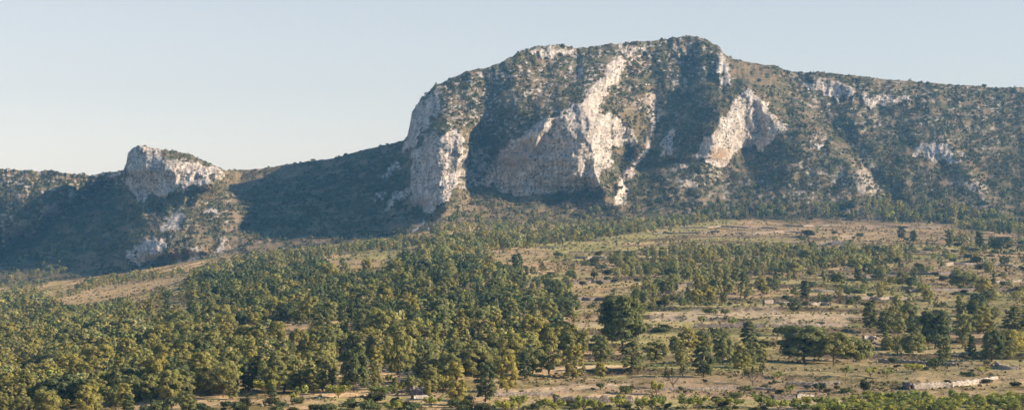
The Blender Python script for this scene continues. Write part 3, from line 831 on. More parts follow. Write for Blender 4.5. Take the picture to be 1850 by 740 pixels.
evs = [(float(surf(s[0], s[1])[0][0, 1]), 's', k_) for k_, s in enumerate(SINGLE)] + [(t[6][1], 't', k_) for k_, t in enumerate(TREES)]
vis = np.zeros(len(TREES))
for dd, kind_, k_ in sorted(evs):
    if kind_ == 's':
        paint(SINGLE[k_][0], SINGLE[k_][1], SINGLE[k_][2], SINGLE[k_][3])
    else:
        t = TREES[k_]; hp = t[2] * F / dd; sh = SHAPES[t[4]]
        vis[k_] = paint(t[0], t[1], hp, hp * sh[2] / sh[1] * t[3])
NIND = 300 - len(SINGLE)
rank = np.argsort(-vis)
indiv = set(int(r) for r in rank[:NIND] if vis[r] > 0)

ZWORD = {'lower_left': ('in the dense wood filling the lower left', 'pines of the dense lower left wood'),
         'centre_front': ('in the front wood below the centre', 'pines of the front wood below the centre'),
         'mid_left': ('in the belt behind the lower left wood', 'pines of the belt behind the lower left wood'),
         'mid_left_back': ('in the shady mid slope wood', 'pines of the shady middle slope wood'),
         'left_belt': ('below the tan strip field at the left', 'pines below the left strip field'),
         'edge_row': ('at the far left below the shaded hillside', 'pines at the far left edge'),
         'edge_trees': ('along the sunlit edge in front of the shaded flank', 'pines along the sunlit wood edge'),
         'strip_edge': ('along the upper edge of the tan strip field', 'pines along the strip field'),
         'centre_band': ('in the dense band under the cliffs', 'pines of the band under the cliffs'),
         'centre_upper': ('scattered on the slope under the central cliffs', 'pines scattered under the cliffs'),
         'centre_gap': ('between the small fields at mid slope', 'pines between the mid slope fields'),
         'right_belt': ('in the dark belt at the foot of the right hillside', 'pines of the right foot belt'),
         'right_wood': ('in the wood at the far right foot of the mountain', 'pines of the far right wood'),
         'mid_right': ('in the wood across the upper terraces', 'pines of the upper terrace wood'),
         'mid_right_low': ('on the terraces behind the pale field', 'pines on the terraces behind the pale field'),
         'right_cluster': ('in the right-hand clump above the stone wall', 'pines of the right-hand clump'),
         'centre_open': ('in the open grove above the pinkish bank', 'pines of the grove above the bank'),
         'sparse_field': ('scattered on the dry upper right terraces', 'pines scattered on the dry terraces'),
         'sparse_left': ('rising sunlit from the shaded left hillside', 'sunlit pines on the shaded hillside'),
         'open_mid': ('on the bare tan slope left of the terraces', 'pines on the bare tan slope')}


def pine(u, v, hm, wm, shp, label, group, dark, p):
    crown_me, trunk_me, H, W = PINES[shp]
    o = bpy.data.objects.new('pine_tree', None); C.objects.link(o)
    o.empty_display_size = .5
    o.location = (p[0], p[1], p[2] - .05)
    o.rotation_euler = (0, 0, random.uniform(0, 6.28))
    o.scale = (wm / W, wm / W, hm / H)
    tag(o, label, 'pine tree', group)
    c = add('crown', crown_me if not dark else DARKC[shp], None, o)
    t = add('trunk', trunk_me, None, o)
    return o


DARKC = []
for c_, t_, H_, W_ in PINES:
    dk = c_.copy(); dk.name = c_.name + '_dark'
    c_.materials.append(M_PINE); dk.materials.append(M_PINED); t_.materials.append(M_BARK)
    DARKC.append(dk)

for s in SINGLE:
    u, v, hp, wp, shp, label, dark = s
    pp = surf(u, v)[0][0]
    m = pp[1] / F
    pine(u, v, hp * m, wp * m, shp, label, None, dark, pp)
stuff_parts = []
tone = {}
for k_, t in enumerate(TREES):
    u, v, hm, ws, shp, zone, pp = t
    if k_ in indiv:
        dark = random.random() < (.55 if zone == 'mid_left_back' else .06 if zone == 'lower_left' else .2)  # extra dark crowns in mid_left_back colour in the shade of that hollow
        where, grp = ZWORD[zone]
        word = SHAPE_WORD[shp]
        if zone == 'lower_left':
            third = 'at the left end' if u < 190 else ('in the middle' if u < 420 else 'at the right end')
            row = 'front edge' if v > 690 else ('middle rows' if v > 645 else 'rear rows')
            where = 'in the lower left wood, %s, %s' % (third.replace('at the ', '').replace('in the ', ''), row)
        elif zone in ('mid_left_back', 'mid_left'):
            third = 'left part' if u < (180 if zone == 'mid_left' else 560) else ('right part' if u > (330 if zone == 'mid_left' else 800) else 'middle')
            where = where + ', ' + third
        elif zone in ('centre_front', 'centre_open', 'right_cluster'):
            mid_u = {'centre_front': 850, 'centre_open': 1210, 'right_cluster': 1705}[zone]
            where = where + (', left half' if u < mid_u else ', right half')
        pine(u, v, hm, SHAPES[shp][2] / SHAPES[shp][1] * hm * ws, shp, '%s %s pine %s' % ('dark' if dark else 'olive', word, where), grp, dark, pp)
    else:
        lowset = LOW if pp[1] < 900 else VLOW
        vv, qq = lowset[shp % len(lowset)]
        a = random.uniform(0, 6.28); ca, sa = math.cos(a), math.sin(a)
        w_ = np.stack([vv[:, 0] * ca - vv[:, 1] * sa, vv[:, 0] * sa + vv[:, 1] * ca, vv[:, 2]], -1)
        w_ = w_ * np.array([ws * hm, ws * hm, hm]) + pp
        b = np.array([.315, .305, .106]) * random.uniform(.7, 1.25) * np.array([random.uniform(.88, 1.15), 1, random.uniform(.8, 1.3)])
        if random.random() < (.55 if zone == 'mid_left_back' else .04 if zone == 'lower_left' else .2): b = np.array([.14, .165, .068])  # same here: more dark tints in mid_left_back paint its shade
        stuff_parts.append((w_, qq, np.repeat(b[None], len(w_), 0)))
v_, q_ = join([(a, b) for a, b, c in stuff_parts])
fo = add('pine_wood', mesh_from('pine_wood', v_, q_, np.concatenate([c for a, b, c in stuff_parts])), M_FOREST)
tag(fo, 'distant olive green pines massed over the slopes below the mountain', 'pine wood', kind='stuff')

# ------------------------------------------------------------------ scrub on the mountain and the fields (uncountable)
def blob_cover(n_try, sel_fn, size_fn, tint_fn, tuft_n, name, label, cat, material, urange=(-250, 2090), vrange=(60, 560), flat=.75):
    cu = rng.uniform(*urange, n_try); cv = rng.uniform(*vrange, n_try)
    ci = np.clip(np.searchsorted(ucols, cu), 0, NU - 1)
    ok = cv > sk[ci] + 1.0
    cu, cv = cu[ok], cv[ok]
    pw, rm, sm, ci, r0 = surf(cu, cv)
    keep = rng.uniform(0, 1, len(cu)) < sel_fn(cu, cv, pw, rm, sm)
    cu, cv, pw, rm, sm = cu[keep], cv[keep], pw[keep], rm[keep], sm[keep]
    s = size_fn(cu, cv, pw, rm); n = len(cu)
    d = unit(n * tuft_n); d[:, 2] = np.abs(d[:, 2]) * .9 + .05
    cen = np.repeat(pw, tuft_n, 0) + d * np.repeat(s, tuft_n)[:, None] * np.array([.5, .5, flat]) * rng.uniform(.7, 1.1, (n * tuft_n, 1))
    v__, q__ = tufts(cen, d, np.repeat(s, tuft_n) * .52, .45, 1.3)
    tn = np.repeat(tint_fn(cu, cv, n), tuft_n * 4, 0)
    print(name, n, len(q__))
    o = add(name, mesh_from(name, v__, q__, tn), material)
    return tag(o, label, cat, kind='stuff')


def mount_sel(u, v, p, rm, sm):
    f_ = FOOT(u)
    base = np.where(v < f_, 1.3, .0) * (1 - .5 * sstep(-75, -15, v - f_))
    dens = np.clip(.66 + 1.2 * fbm(u / 34, v / 20, 141, 3), .05, 1.1)
    dry = pmask([(1300, 104), (1395, 118), (1430, 175), (1400, 200), (1330, 150)], u, v, 8) * .6
    dry = np.maximum(dry, pmask([(420, 307), (720, 258), (700, 275), (540, 325), (420, 350)], u, v, 8) * .5)
    return base * dens * np.where(rm > .4, np.clip(.12 + .5 * fbm(u / 12, v / 9, 142, 3), .03, .55), 1) * (1 - .85 * np.clip(sm, 0, 1)) * (1 - dry)


def scrub_tint(u, v, n):
    b = np.array([.098, .108, .050])[None] * (rng.uniform(.75, 1.3, (n, 1)) * (1 + .35 * np.clip(fbm(u / 45, v / 30, 145, 3), -1, 1))[:, None]) * np.stack([rng.uniform(.85, 1.25, n), np.ones(n), rng.uniform(.8, 1.2, n)], 1)
    dry = rng.uniform(0, 1, n) < .14
    b[dry] = np.array([.19, .155, .085]) * rng.uniform(.7, 1.2, (dry.sum(), 1))
    return b


blob_cover(149000, mount_sel, lambda u, v, p, rm: np.where(rm > .4, rng.uniform(.5, 1.5, len(u)), .75 + 2.1 * rng.uniform(0, 1, len(u)) ** 1.9 + .8 * np.clip(fbm(u / 18, v / 14, 143, 2), 0, 1)), scrub_tint, 10,
           'mountain_scrub', 'dark green scrub dotted over the mountain slopes and ledges', 'scrub', M_SCRUB, vrange=(60, 530))


def BANKAT(u, v):
    pw, rm, sm, ci, r0 = surf(u, v)
    return np.clip(bank[ci, r0], 0, 1)


def field_sel(u, v, p, rm, sm):
    base = np.where(v > FOOT(u) - 4, 1.0, 0)
    dens = np.clip(.30 + .9 * fbm(p[:, 0] / 25, p[:, 1] / 12, 151, 3), .04, 1) + 2.4 * BANKAT(u, v)
    near = np.clip(p[:, 1] / 600, .5, 1.5)
    return base * dens * (1 - .62 * np.clip(sm, 0, 1)) * near * .7


def field_tint(u, v, n):
    b = np.array([.19, .19, .08])[None] * rng.uniform(.6, 1.4, (n, 1)) * np.stack([rng.uniform(.85, 1.3, n), np.ones(n), rng.uniform(.8, 1.2, n)], 1)
    st_ = rng.uniform(0, 1, n) < .35
    b[st_] = np.array([.36, .30, .17]) * rng.uniform(.7, 1.2, (st_.sum(), 1))
    dk = rng.uniform(0, 1, n) < .25
    b[dk] = np.array([.08, .09, .042]) * rng.uniform(.7, 1.4, (dk.sum(), 1))
    return b


blob_cover(143000, field_sel, lambda u, v, p, rm: rng.uniform(.25, 1.15, len(u)) * np.clip(p[:, 1] / 700, .6, 1.3), field_tint, 9,
           'field_undergrowth', 'low green and straw coloured undergrowth on the terraced fields', 'undergrowth', M_SCRUB, vrange=(395, 746), flat=.6)

# ------------------------------------------------------------------ almond trees, bushes
def almond_proto(nb, H, W, leaf_n, size, leafy=True):
    parts = [tube([(0, 0, -.2), (.04 * W, 0, .22 * H)], [.075 * H * .5, .05 * H * .5], 7)]
    lv = []
    for i in range(nb):
        a = i * 2.4 + random.uniform(-.3, .3); rr = random.uniform(.25, .48) * W
        e = np.array([math.cos(a) * rr, math.sin(a) * rr, H * random.uniform(.62, .95)])
        mid = np.array([e[0] * .5, e[1] * .5, .5 * e[2] + .04 * H])
        parts.append(tube([(.04 * W, 0, .18 * H), mid, e], [.03 * H * .6, .02 * H * .6, .006 * H], 5))
        for t in (.55, .75, .9, 1.0):
            c = mid * (1 - t) + e * t
            n = leaf_n
            d = unit(n)
            p = c + d * rng.uniform(.02, .16, (n, 1)) * W * np.array([1, 1, 1.1])
            lv.append(tufts(p, d, size, .8, 1.7))
    return join(lv), join(parts)


ALM = []
for nm, args in [('leafy', (7, 3.0, 3.2, 26, .30)), ('young', (5, 2.4, 2.4, 20, .28)), ('thin', (6, 4.2, 4.6, 9, .30)), ('wide', (9, 2.8, 4.0, 26, .32))]:
    c, t = almond_proto(*args)
    cm = mesh_from('almond_crown_' + nm, *c); tm_ = mesh_from('almond_trunk_' + nm, *t)
    cm.materials.append(M_ALMOND); tm_.materials.append(M_BARK)
    ALM.append((cm, tm_, args[1], args[2]))
thin_c = ALM[2][0]; thin_c.materials.clear(); thin_c.materials.append(M_BUSH)


def almond(u, v, hp, wp, shp, label, group=None):
    pp = surf(u, v)[0][0]; m = pp[1] / F
    cm, tm_, H, W = ALM[shp]
    o = bpy.data.objects.new('almond_tree', None); C.objects.link(o)
    o.location = pp - np.array([0, 0, .03]); o.rotation_euler = (0, 0, random.uniform(0, 6.28)); o.scale = (wp * m / W, wp * m / W, hp * m / H)
    tag(o, label, 'almond tree', group)
    add('crown', cm, None, o); add('trunk', tm_, None, o)
    return o


almond(1361, 692, 40, 40, 2, 'bare-stemmed forked almond tree on the right of the pinkish bank')
almond(1217, 698, 42, 40, 2, 'bare-stemmed almond tree on the left of the pinkish bank, dark trees behind it')
for a in [(1186, 712, 26, 28, 0, 'rounded green almond bush at the foot of the pinkish bank'),
          (1345, 706, 16, 22, 1, 'small green almond bush under the forked bare-stemmed almond'),
          (545, 718, 32, 26, 1, 'thin upright almond sapling in the tree shadow at the bottom left'),
          (612, 712, 22, 44, 3, 'wide pale almond sapling in front of the dark wood shadow'),
          (530, 722, 20, 16, 1, 'slim almond sapling left of the thin upright one'),
          (690, 710, 20, 44, 3, 'wide yellow-green almond bush left of the ruined hut'),
          (726, 706, 26, 14, 1, 'slim round-headed sapling close to the ruined hut'),
          (703, 692, 22, 14, 1, 'slim sapling lit against the dark wood left of the ruined hut'),
          (780, 735, 22, 34, 0, 'green almond bush below the tall narrow pine'),
          (712, 745, 24, 40, 0, 'green almond bush on the lowest verge below the ruined hut'),
          (1404, 680, 14, 18, 1, 'little almond sapling in the shadow left of the pine clump'),
          (1428, 707, 20, 22, 1, 'small almond on the pinkish bank left of the dark bush'),
          (1528, 682, 22, 20, 1, 'left one of two small almonds under the pine clump bank'),
          (1572, 682, 20, 22, 1, 'V-shaped small almond under the white limestone patch'),
          (1602, 684, 22, 20, 1, 'small almond right of the V-shaped one'),
          (1650, 676, 14, 34, 3, 'low spreading almond above the pale stone wall, left end'),
          (1775, 678, 16, 24, 1, 'small almond at the right end of the pale stone wall'),
          (1268, 587, 18, 14, 1, 'pale green sapling at the left end of the straw field'),
          (1322, 590, 20, 16, 1, 'pale green sapling in the middle of the straw field'),
          (480, 705, 26, 40, 3, 'bright yellow-green almond at the wood edge below the russet shrub'),
          (525, 690, 24, 34, 0, 'yellow-green almond right of the bright one at the wood edge')]:
    almond(*a)
# rows along the lowest field and the orchard in the bottom right corner
for i, u in enumerate(np.linspace(905, 1480, 17)):
    u_ = u + random.uniform(-12, 12)
    w_ = random.uniform(28, 44)
    almond(u_, 742 - (u - 905) * .008 + random.uniform(-3, 3), random.uniform(18, 28), w_, random.choice([0, 1, 3]),
           'bright green almond bush in the front row along the bottom, %s' % ('left of centre' if u < 1090 else 'middle stretch' if u < 1290 else 'right stretch'), 'almond bushes of the front row')
for r_, (vb_, n_) in enumerate([(726, 11), (734, 13), (742, 15), (750, 15)]):
    for i in range(n_):
        u_ = 1850 - (i + random.uniform(.2, .8)) * (30 + 3 * r_) + 6
        if u_ < 1540 - 34 * r_: continue
        almond(u_, vb_ + random.uniform(-2, 2), random.uniform(15, 24), random.uniform(34, 48), random.choice([0, 0, 3]),
               'leafy bright green almond in the orchard at the bottom right, %s row' % ['back', 'second', 'third', 'front'][r_], 'almond orchard at the bottom right')


def bush_proto(nl, H, W, per, size):
    vs = []
    for i in range(nl):
        a = i * 2.4; rr = .33 * W * math.sqrt((i + .3) / nl)
        c = np.array([math.cos(a) * rr, math.sin(a) * rr, H * random.uniform(.25, .62)])
        d = unit(per); d[:, 2] = np.where(d[:, 2] < -.4, -d[:, 2], d[:, 2])
        r = np.array([.24 * W, .24 * W, .32 * H]) * random.uniform(.75, 1.1)
        vs.append(tufts(c + d * r * rng.uniform(.7, 1.05, (per, 1)), d, size, .5, 1.4))
    st = join([tube([(0, 0, -.15), (.1 * W * math.cos(a), .1 * W * math.sin(a), .25 * H), (.26 * W * math.cos(a), .26 * W * math.sin(a), .5 * H)], [.05, .04, .02], 5) for a in (0.3, 1.9, 3.4, 5.0)])
    return join(vs), st


BUSH = []
for nm, a in [('a', (9, 1.8, 2.6, 60, .26)), ('b', (7, 1.5, 2.2, 60, .24)), ('c', (12, 1.7, 3.6, 55, .28))]:
    c, t = bush_proto(*a)
    bm_ = mesh_from('bush_leaves_mesh', *c); sm_ = mesh_from('bush_stems_mesh', *t); bm_.materials.append(M_BUSH); sm_.materials.append(M_BARK)
    BUSH.append((bm_, sm_, a[1], a[2]))
dark_b = []
for b in BUSH:
    d_ = b[0].copy(); d_.materials.clear(); d_.materials.append(M_PINED); dark_b.append(d_)
red_b = BUSH[2][0].copy(); red_b.materials.clear(); red_b.materials.append(M_RED)


def bush(u, v, hp, wp, k_, label, group=None, dark=False, red=False):
    pp = surf(u, v)[0][0]; m = pp[1] / F
    me, st, H, W = BUSH[k_]
    o = bpy.data.objects.new('bush', None); C.objects.link(o)
    o.location = pp - np.array([0, 0, .03]); o.rotation_euler = (0, 0, random.uniform(0, 6.28)); o.scale = (wp * m / W, wp * m / W, hp * m / H)
    tag(o, label, 'bush', group)
    add('foliage', red_b if red else (dark_b[k_] if dark else me), None, o); add('stems', st, None, o)
    return o


bush(524, 664, 22, 48, 2, 'russet red-brown shrub among the green pines at lower left', red=True)
for a in [(1691, 663, 18, 36, 2, 'dark low bush on the slope above the pale stone wall', None, True),
          (1614, 655, 14, 20, 0, 'dark bush on the stony slope right of the pine clump', None, True),
          (1482, 702, 18, 30, 0, 'grey-green bush on the pinkish bank left of the upright bush', None, True),
          (1562, 703, 28, 20, 1, 'upright rounded green bush left of the pale stone wall', None, False),
          (1530, 704, 10, 32, 2, 'low dark bush beside the upright green bush', None, True),
          (1711, 694, 11, 14, 0, 'small brown-green bush at the break in the pale stone wall', None, False),
          (1130, 711, 18, 28, 2, 'dark spiny bush on the left of the pinkish bank', None, True),
          (1085, 702, 14, 16, 0, 'dark bush at the left end of the pinkish bank', None, True),
          (1545, 640, 16, 26, 0, 'dark bush right of the pine clump on the stony bank', None, True),
          (1420, 609, 22, 34, 2, 'dark green bush above the pine clump, left side', None, True),
          (1405, 606, 16, 22, 0, 'green bush left of the one above the pine clump', None, False),
          (1160, 598, 10, 40, 2, 'low dark bush line under the large dark pine', None, True),
          (1195, 601, 9, 34, 2, 'low dark bush on the terrace right of the large dark pine', None, True),
          (1282, 566, 14, 30, 2, 'dark bush on the rear edge of the pale field', None, True),
          (1310, 567, 13, 20, 0, 'small dark bush right of the one on the pale field edge', None, True),
          (1480, 582, 9, 24, 2, 'low dark bush below the right part of the pale field', None, True),
          (1085, 487, 10, 26, 2, 'dark bush alone on the tan terraces at centre', None, True),
          (430, 742, 20, 34, 0, 'dark bush on the dry verge at the bottom left', None, True),
          (590, 742, 16, 40, 2, 'grey-green bush at the bottom below the verge', None, True),
          (665, 742, 22, 40, 2, 'deep green bush at the bottom below the almond saplings', None, True),
          (740, 742, 20, 44, 2, 'deep green bush at the bottom below the ruined hut', None, True),
          (500, 744, 14, 30, 0, 'dark bush low on the verge left of the grey-green one', None, True),
          (1780, 690, 8, 30, 2, 'low green bush behind the right end of the pale stone wall', None, False),
          (1835, 696, 12, 24, 0, 'green bush at the right edge near the stone wall', None, False)]:
    bush(*a)

# scattered bushes of the fields: counted one by one
BZ = [('on the dry verge along the bottom left', 'bushes of the bottom left verge', [(236, 740), (400, 722), (560, 716), (880, 716), (900, 748), (236, 748)], 46, (8, 20)),
      ('among the almonds along the bottom', 'bushes among the front almonds', [(900, 716), (1560, 714), (1560, 746), (900, 748)], 50, (6, 13)),
      ('on the dry upper right terraces', 'bushes of the dry upper right terraces', [(1440, 415), (1850, 440), (1850, 550), (1450, 556)], 100, (5, 13)),
      ('on the tan slope at centre', 'bushes of the tan central slope', [(930, 465), (1110, 460), (1140, 560), (1040, 600), (950, 540)], 34, (6, 12)),
      ('on the terraces behind the pale field', 'bushes of the terraces behind the pale field', [(1130, 500), (1450, 490), (1450, 555), (1150, 560)], 30, (6, 13)),
      ('on the stony slope above the pale wall', 'bushes of the stony slope', [(1600, 640), (1850, 650), (1850, 684), (1620, 680)], 14, (5, 10)),
      ('below the straw field', 'bushes below the straw field', [(1180, 598), (1400, 600), (1400, 635), (1150, 640)], 22, (8, 16)),
      ('on the pinkish bank', 'bushes of the pinkish bank', [(1000, 690), (1400, 684), (1640, 700), (1640, 708), (1000, 712)], 14, (6, 10))]
for words, grp, poly, n, hr in BZ:
    p = np.array(poly, float); c_ = 0
    while c_ < n:
        u = random.uniform(p[:, 0].min(), p[:, 0].max()); v = random.uniform(p[:, 1].min(), p[:, 1].max())
        if sdf(poly, np.array([u]), np.array([v]))[0] < 0: continue
        if surf(u, v)[2][0] > .6: continue
        h = random.uniform(*hr); dk = random.random() < .55
        wide = random.random() < .5
        bush(u, v, h, h * (2.2 if wide else 1.4), 2 if wide else random.choice([0, 1]), '%s %s bush %s' % ('dark' if dk else 'olive', 'low wide' if wide else 'rounded', words), grp, dk)
        c_ += 1

# ------------------------------------------------------------------ dry-stone walls, ruins
def wall_mesh(name, line, h0, h1, thick, seed, depth=.5):
    """a rough wall along a ground line; its top and face are uneven like laid rubble"""
    line = np.array(line, float)
    seg = np.linalg.norm(np.diff(line, axis=0), axis=1); s = np.concatenate([[0], np.cumsum(seg)])
    n = max(6, int(s[-1] / .35)); t = np.linspace(0, s[-1], n)
    c = np.stack([np.interp(t, s, line[:, k_]) for k_ in range(3)], 1)
    tan = norm3(np.gradient(c, axis=0)); side = norm3(np.stack([tan[:, 1], -tan[:, 0], 0 * t], 1))
    if side[:, 1].mean() > 0: side = -side
    h = np.interp(t, [0, s[-1]], [h0, h1]) + .16 * h0 * fbm(t / 1.3, t * 0 + seed, seed, 3) + .10 * h0 * np.sign(fbm(t / .8, t * 0 + 5, seed + 1, 1))
    nr_ = 6
    rows = []
    for j in range(nr_):
        k_ = j / (nr_ - 1)
        off = side * (thick * (.62 - .12 * k_) + .09 * fbm(t / .5, t * 0 + j * 1.7, seed + 3, 2))[:, None]
        rows.append(c + off + np.stack([0 * t, 0 * t, -depth + (h + depth) * k_], 1))
    for j in range(3):
        k_ = 1 - j / 2
        off = -side * (thick * .5)[..., None] if np.ndim(thick) else -side * thick * .5
        rows.append(c + off + np.stack([0 * t, 0 * t, -depth + (h * .96 + depth) * k_], 1))
    g = np.stack(rows, 1)
    m_ = g.shape[1]; idx = np.arange(n * m_).reshape(n, m_)
    q = np.stack([idx[:-1, :-1], idx[1:, :-1], idx[1:, 1:], idx[:-1, 1:]], -1).reshape(-1, 4)
    cap = [(idx[e, 0], idx[e, 2], idx[e, 5], idx[e, 8]) for e in (0, n - 1)] + [(idx[e, 2], idx[e, 3], idx[e, 4], idx[e, 5]) for e in (0, n - 1)]
    return mesh_from(name, g.reshape(-1, 3), np.concatenate([q, np.array(cap)]))


def wall(uv, h0, h1, thick, material, name, label, cat, seed, group=None):
    line = np.array([surf(u, v)[0][0] for u, v in uv])
    o = add(name, wall_mesh(name, line, h0, h1, thick, seed), material)
    return tag(o, label, cat, group, 'thing')


wall([(1648, 698), (1680, 697.3), (1704, 696.5), (1720, 696.5)], 1.05, .85, .8, M_PALE, 'stone_wall', 'pale stone retaining wall at lower right, left of its small bush', 'stone wall', 1)
wall([(1716, 695.5), (1740, 693.5), (1770, 690), (1800, 684)], .85, .5, .8, M_PALE, 'stone_wall', 'pale stone retaining wall at lower right, right of its small bush', 'stone wall', 2)
wall([(1634, 694), (1640, 697), (1646, 698.5)], 1.0, 1.05, .6, M_DARKST, 'stone_wall', 'dark shaded return at the left end of the pale stone wall', 'stone wall', 3)  # return of the pale wall, its shade painted as darker stone
wall([(1438, 720), (1450, 719.6), (1468, 718.6)], .75, .7, 1.2, M_PALE, 'stone_wall', 'short pale stone block on the straw strip above the front almond row', 'stone wall', 4)
wall([(1394, 722), (1415, 721.6), (1436, 721)], .8, .7, .8, M_DARKST, 'stone_wall', 'short dark stone wall left of the pale stone block', 'stone wall', 5)
wall([(1255, 598), (1300, 597.4), (1345, 596.6), (1382, 596)], 1.1, 1.0, .8, M_DARKST, 'field_wall', 'long dark field wall below the straw coloured field', 'stone wall', 6)
wall([(1800, 660), (1806, 668), (1822, 672), (1840, 672)], .8, .7, .6, M_STONE, 'stone_wall', 'low curved stone wall on the slope near the right edge', 'stone wall', 7)
wall([(1560, 617), (1572, 616.6), (1582, 617.4)], 1.0, .9, 1.0, M_PALE, 'limestone_bank', 'white limestone bank among the pines right of the pine clump', 'stone bank', 8)
wall([(745, 716), (758, 715.4), (776, 714.4)], .55, .5, 1.5, M_PALE, 'stone_slab', 'flat pale stone slab on the verge below the ruined hut', 'stone slab', 9)
wall([(1000, 728), (1060, 728), (1142, 726)], 1.2, 1.0, .8, M_DARKST, 'field_wall', 'long grey shaded bank wall behind the front almond row', 'stone wall', 10)  # wall lies in shade; the shade is painted in by the dark stone
wall([(1180, 700), (1260, 700), (1330, 698), (1400, 700)], .5, .5, .8, M_STONE, 'field_wall', 'low rubble wall along the foot of the pinkish bank', 'stone wall', 11)
wall([(1588, 650), (1640, 653), (1690, 656), (1730, 660)], .8, .6, .8, M_STONE, 'field_wall', 'broken rubble terrace wall on the stony slope right of the pine clump', 'stone wall', 12)
wall([(1420, 690), (1470, 691), (1520, 690)], .6, .6, .8, M_STONE, 'field_wall', 'low rubble wall below the pine clump', 'stone wall', 13)
wall([(880, 712), (940, 711), (1000, 710)], .6, .5, .8, M_STONE, 'field_wall', 'low pale wall along the path below the front wood', 'stone wall', 14)
wall([(1390, 588), (1450, 588), (1530, 586)], .9, .8, .8, M_STONE, 'field_wall', 'reddish field wall below the right part of the pale field', 'stone wall', 15)

# terrace walls across the right-hand fields
TW = [(1130, 1230, 470), (1040, 1112, 467), (1230, 1400, 412), (1180, 1300, 422), (1400, 1520, 408), (1560, 1700, 412), (1700, 1830, 430), (1330, 1450, 424), (1160, 1300, 520), (1200, 1330, 534),
      (1430, 1560, 530), (1480, 1620, 500), (1600, 1760, 492), (1700, 1850, 480), (1640, 1850, 530), (1380, 1500, 550), (1560, 1680, 455), (1010, 1110, 510), (1040, 1130, 540), (1520, 1640, 540), (1440, 1560, 478), (1730, 1850, 506)]
for i, (a, b, v) in enumerate(TW):
    us = np.linspace(a, b, 8); vs_ = v + np.cumsum(np.random.default_rng(i).normal(0, .8, 8))
    side_w = 'left' if (a + b) / 2 < 1250 else ('middle' if (a + b) / 2 < 1550 else 'right')
    lvl = 'high' if v < 440 else ('middle' if v < 500 else 'low')
    wall(list(zip(us, vs_)), random.uniform(.7, 1.2), random.uniform(.5, 1.1), .9, random.choice([M_DARKST, M_STONE]), 'terrace_wall',
         'thin dry-stone terrace wall on the %s %s part of the dry fields' % (lvl, side_w), 'terrace wall', 30 + i, 'terrace walls of the dry fields')


def ruin(u, v, w, h, d, rot, label, m_front, m_side):
    pp = surf(u, v)[0][0]
    o = bpy.data.objects.new('ruined_hut', None); C.objects.link(o); o.location = pp; o.rotation_euler = (0, 0, rot)
    tag(o, label, 'ruin')
    for line, ha, hb, mt in [([(-w / 2, -d / 2, 0), (w / 2, -d / 2, 0)], h, h * .8, m_front), ([(w / 2, -d / 2 + .3, 0), (w / 2, d / 2, 0)], h * .8, h * .7, m_side), ([(-w / 2, -d / 2 + .3, 0), (-w / 2, d / 2, 0)], h, h * 1.2, M_STONE), ([(-w / 2 + .3, d / 2, 0), (w / 2 - .3, d / 2, 0)], h * 1.15, h * .9, M_STONE)]:
        l_ = [tuple(np.array(line[0]) * (1 - t) + np.array(line[1]) * t) for t in np.linspace(0, 1, 5)]
        add('wall', wall_mesh('ruin_wall', l_, ha, hb, .5, int(abs(line[0][0] * 7 + line[0][1] * 3)) + 60), mt, o)
    return o


ruin(757, 708, 2.4, 1.2, 2.0, R(-18), 'grey and pink stone remains of a hut in the wood shadow at bottom centre', M_DARKST, M_STONE)
ruin(1519, 441, 9.5, 1.7, 6, R(-12), 'pale roofless stone ruin on the upper right terraces', M_PALE, M_PALE)

# ------------------------------------------------------------------ haze, sky, sun, camera
hz_m, nt, out = mat('valley_haze')
vs_n = nn(nt, 'ShaderNodeVolumeScatter', Density=1.35e-4, Anisotropy=.2)
vs_n.inputs['Color'].default_value = (.22, .60, 1.0, 1)
nt.links.new(vs_n.outputs[0], out.inputs['Volume'])
bx = np.array([(x, y, z) for x in (-1250, 1250) for y in (-300, 3600) for z in (-160, 420)], float)
bq = np.array([(0, 1, 3, 2), (4, 6, 7, 5), (0, 4, 5, 1), (2, 3, 7, 6), (0, 2, 6, 4), (1, 5, 7, 3)])
hz = add('haze', mesh_from('haze', bx, bq), hz_m)
tag(hz, 'thin bluish morning haze over the valley', 'haze', kind='structure')

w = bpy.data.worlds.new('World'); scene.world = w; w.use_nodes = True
nt = w.node_tree; nt.nodes.clear()
wo = nt.nodes.new('ShaderNodeOutputWorld'); bg = nt.nodes.new('ShaderNodeBackground'); sky = nt.nodes.new('ShaderNodeTexSky')
sky.sky_type = 'NISHITA'; sky.sun_disc = False; sky.sun_elevation = R(SUN_EL); sky.sun_rotation = R(90 - SUN_AZ)
sky.altitude = 600; sky.air_density = 1.0; sky.dust_density = .4; sky.ozone_density = 2.5
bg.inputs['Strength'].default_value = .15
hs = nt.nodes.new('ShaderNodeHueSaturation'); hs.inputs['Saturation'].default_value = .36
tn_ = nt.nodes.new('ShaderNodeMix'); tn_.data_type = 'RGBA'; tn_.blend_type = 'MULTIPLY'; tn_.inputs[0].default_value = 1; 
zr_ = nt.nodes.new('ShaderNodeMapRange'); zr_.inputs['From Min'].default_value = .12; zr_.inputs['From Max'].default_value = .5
zm_ = nt.nodes.new('ShaderNodeMix'); zm_.data_type = 'RGBA'; zm_.inputs[6].default_value = (.92, .97, 1.07, 1); zm_.inputs[7].default_value = (.42, .86, 1.65, 1)
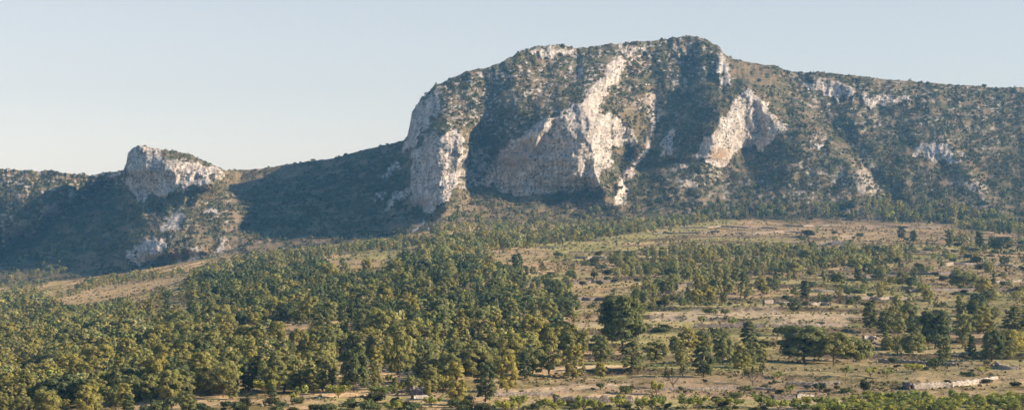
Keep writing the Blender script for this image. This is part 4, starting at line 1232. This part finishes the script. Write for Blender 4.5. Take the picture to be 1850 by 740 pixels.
nt.links.new(zr_.outputs[0], zm_.inputs[0]); nt.links.new(zm_.outputs[2], tn_.inputs[7])
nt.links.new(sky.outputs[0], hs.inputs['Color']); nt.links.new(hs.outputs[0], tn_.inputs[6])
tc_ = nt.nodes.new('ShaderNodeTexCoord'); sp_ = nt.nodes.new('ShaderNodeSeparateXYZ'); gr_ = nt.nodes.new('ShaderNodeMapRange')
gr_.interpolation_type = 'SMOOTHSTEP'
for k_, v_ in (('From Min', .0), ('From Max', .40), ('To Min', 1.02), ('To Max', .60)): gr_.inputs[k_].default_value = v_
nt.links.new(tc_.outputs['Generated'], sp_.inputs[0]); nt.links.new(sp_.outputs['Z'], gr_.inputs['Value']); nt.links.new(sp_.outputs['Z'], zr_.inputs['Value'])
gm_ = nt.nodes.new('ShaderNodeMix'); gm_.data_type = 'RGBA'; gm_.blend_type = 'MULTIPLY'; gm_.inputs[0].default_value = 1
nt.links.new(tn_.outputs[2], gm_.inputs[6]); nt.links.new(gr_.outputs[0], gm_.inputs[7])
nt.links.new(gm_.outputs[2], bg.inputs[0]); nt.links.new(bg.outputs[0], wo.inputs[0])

sl = bpy.data.lights.new('sun', 'SUN'); sl.energy = 7.6; sl.angle = R(.53); sl.color = (1.0, .88, .72)
so = bpy.data.objects.new('sun', sl); C.objects.link(so)
so.rotation_euler = (R(90 - SUN_EL), 0, R(90 + SUN_AZ)); so.location = (600, 0, 500)

cam = bpy.data.cameras.new('camera'); cam.sensor_width = 36; cam.lens = 18 / math.tan(R(15)); cam.clip_start = .5; cam.clip_end = 20000
co = bpy.data.objects.new('camera', cam); C.objects.link(co); co.location = (0, 0, ZC); co.rotation_euler = (R(90), 0, 0)
scene.camera = co

scene.view_settings.view_transform = 'Standard'; scene.view_settings.look = 'None'; scene.view_settings.exposure = 0
cy = scene.cycles
cy.max_bounces = 4; cy.diffuse_bounces = 2; cy.transmission_bounces = 2; cy.volume_bounces = 0; cy.glossy_bounces = 1
cy.use_denoising = True
try: cy.denoiser = 'OPENIMAGEDENOISE'
except Exception: pass
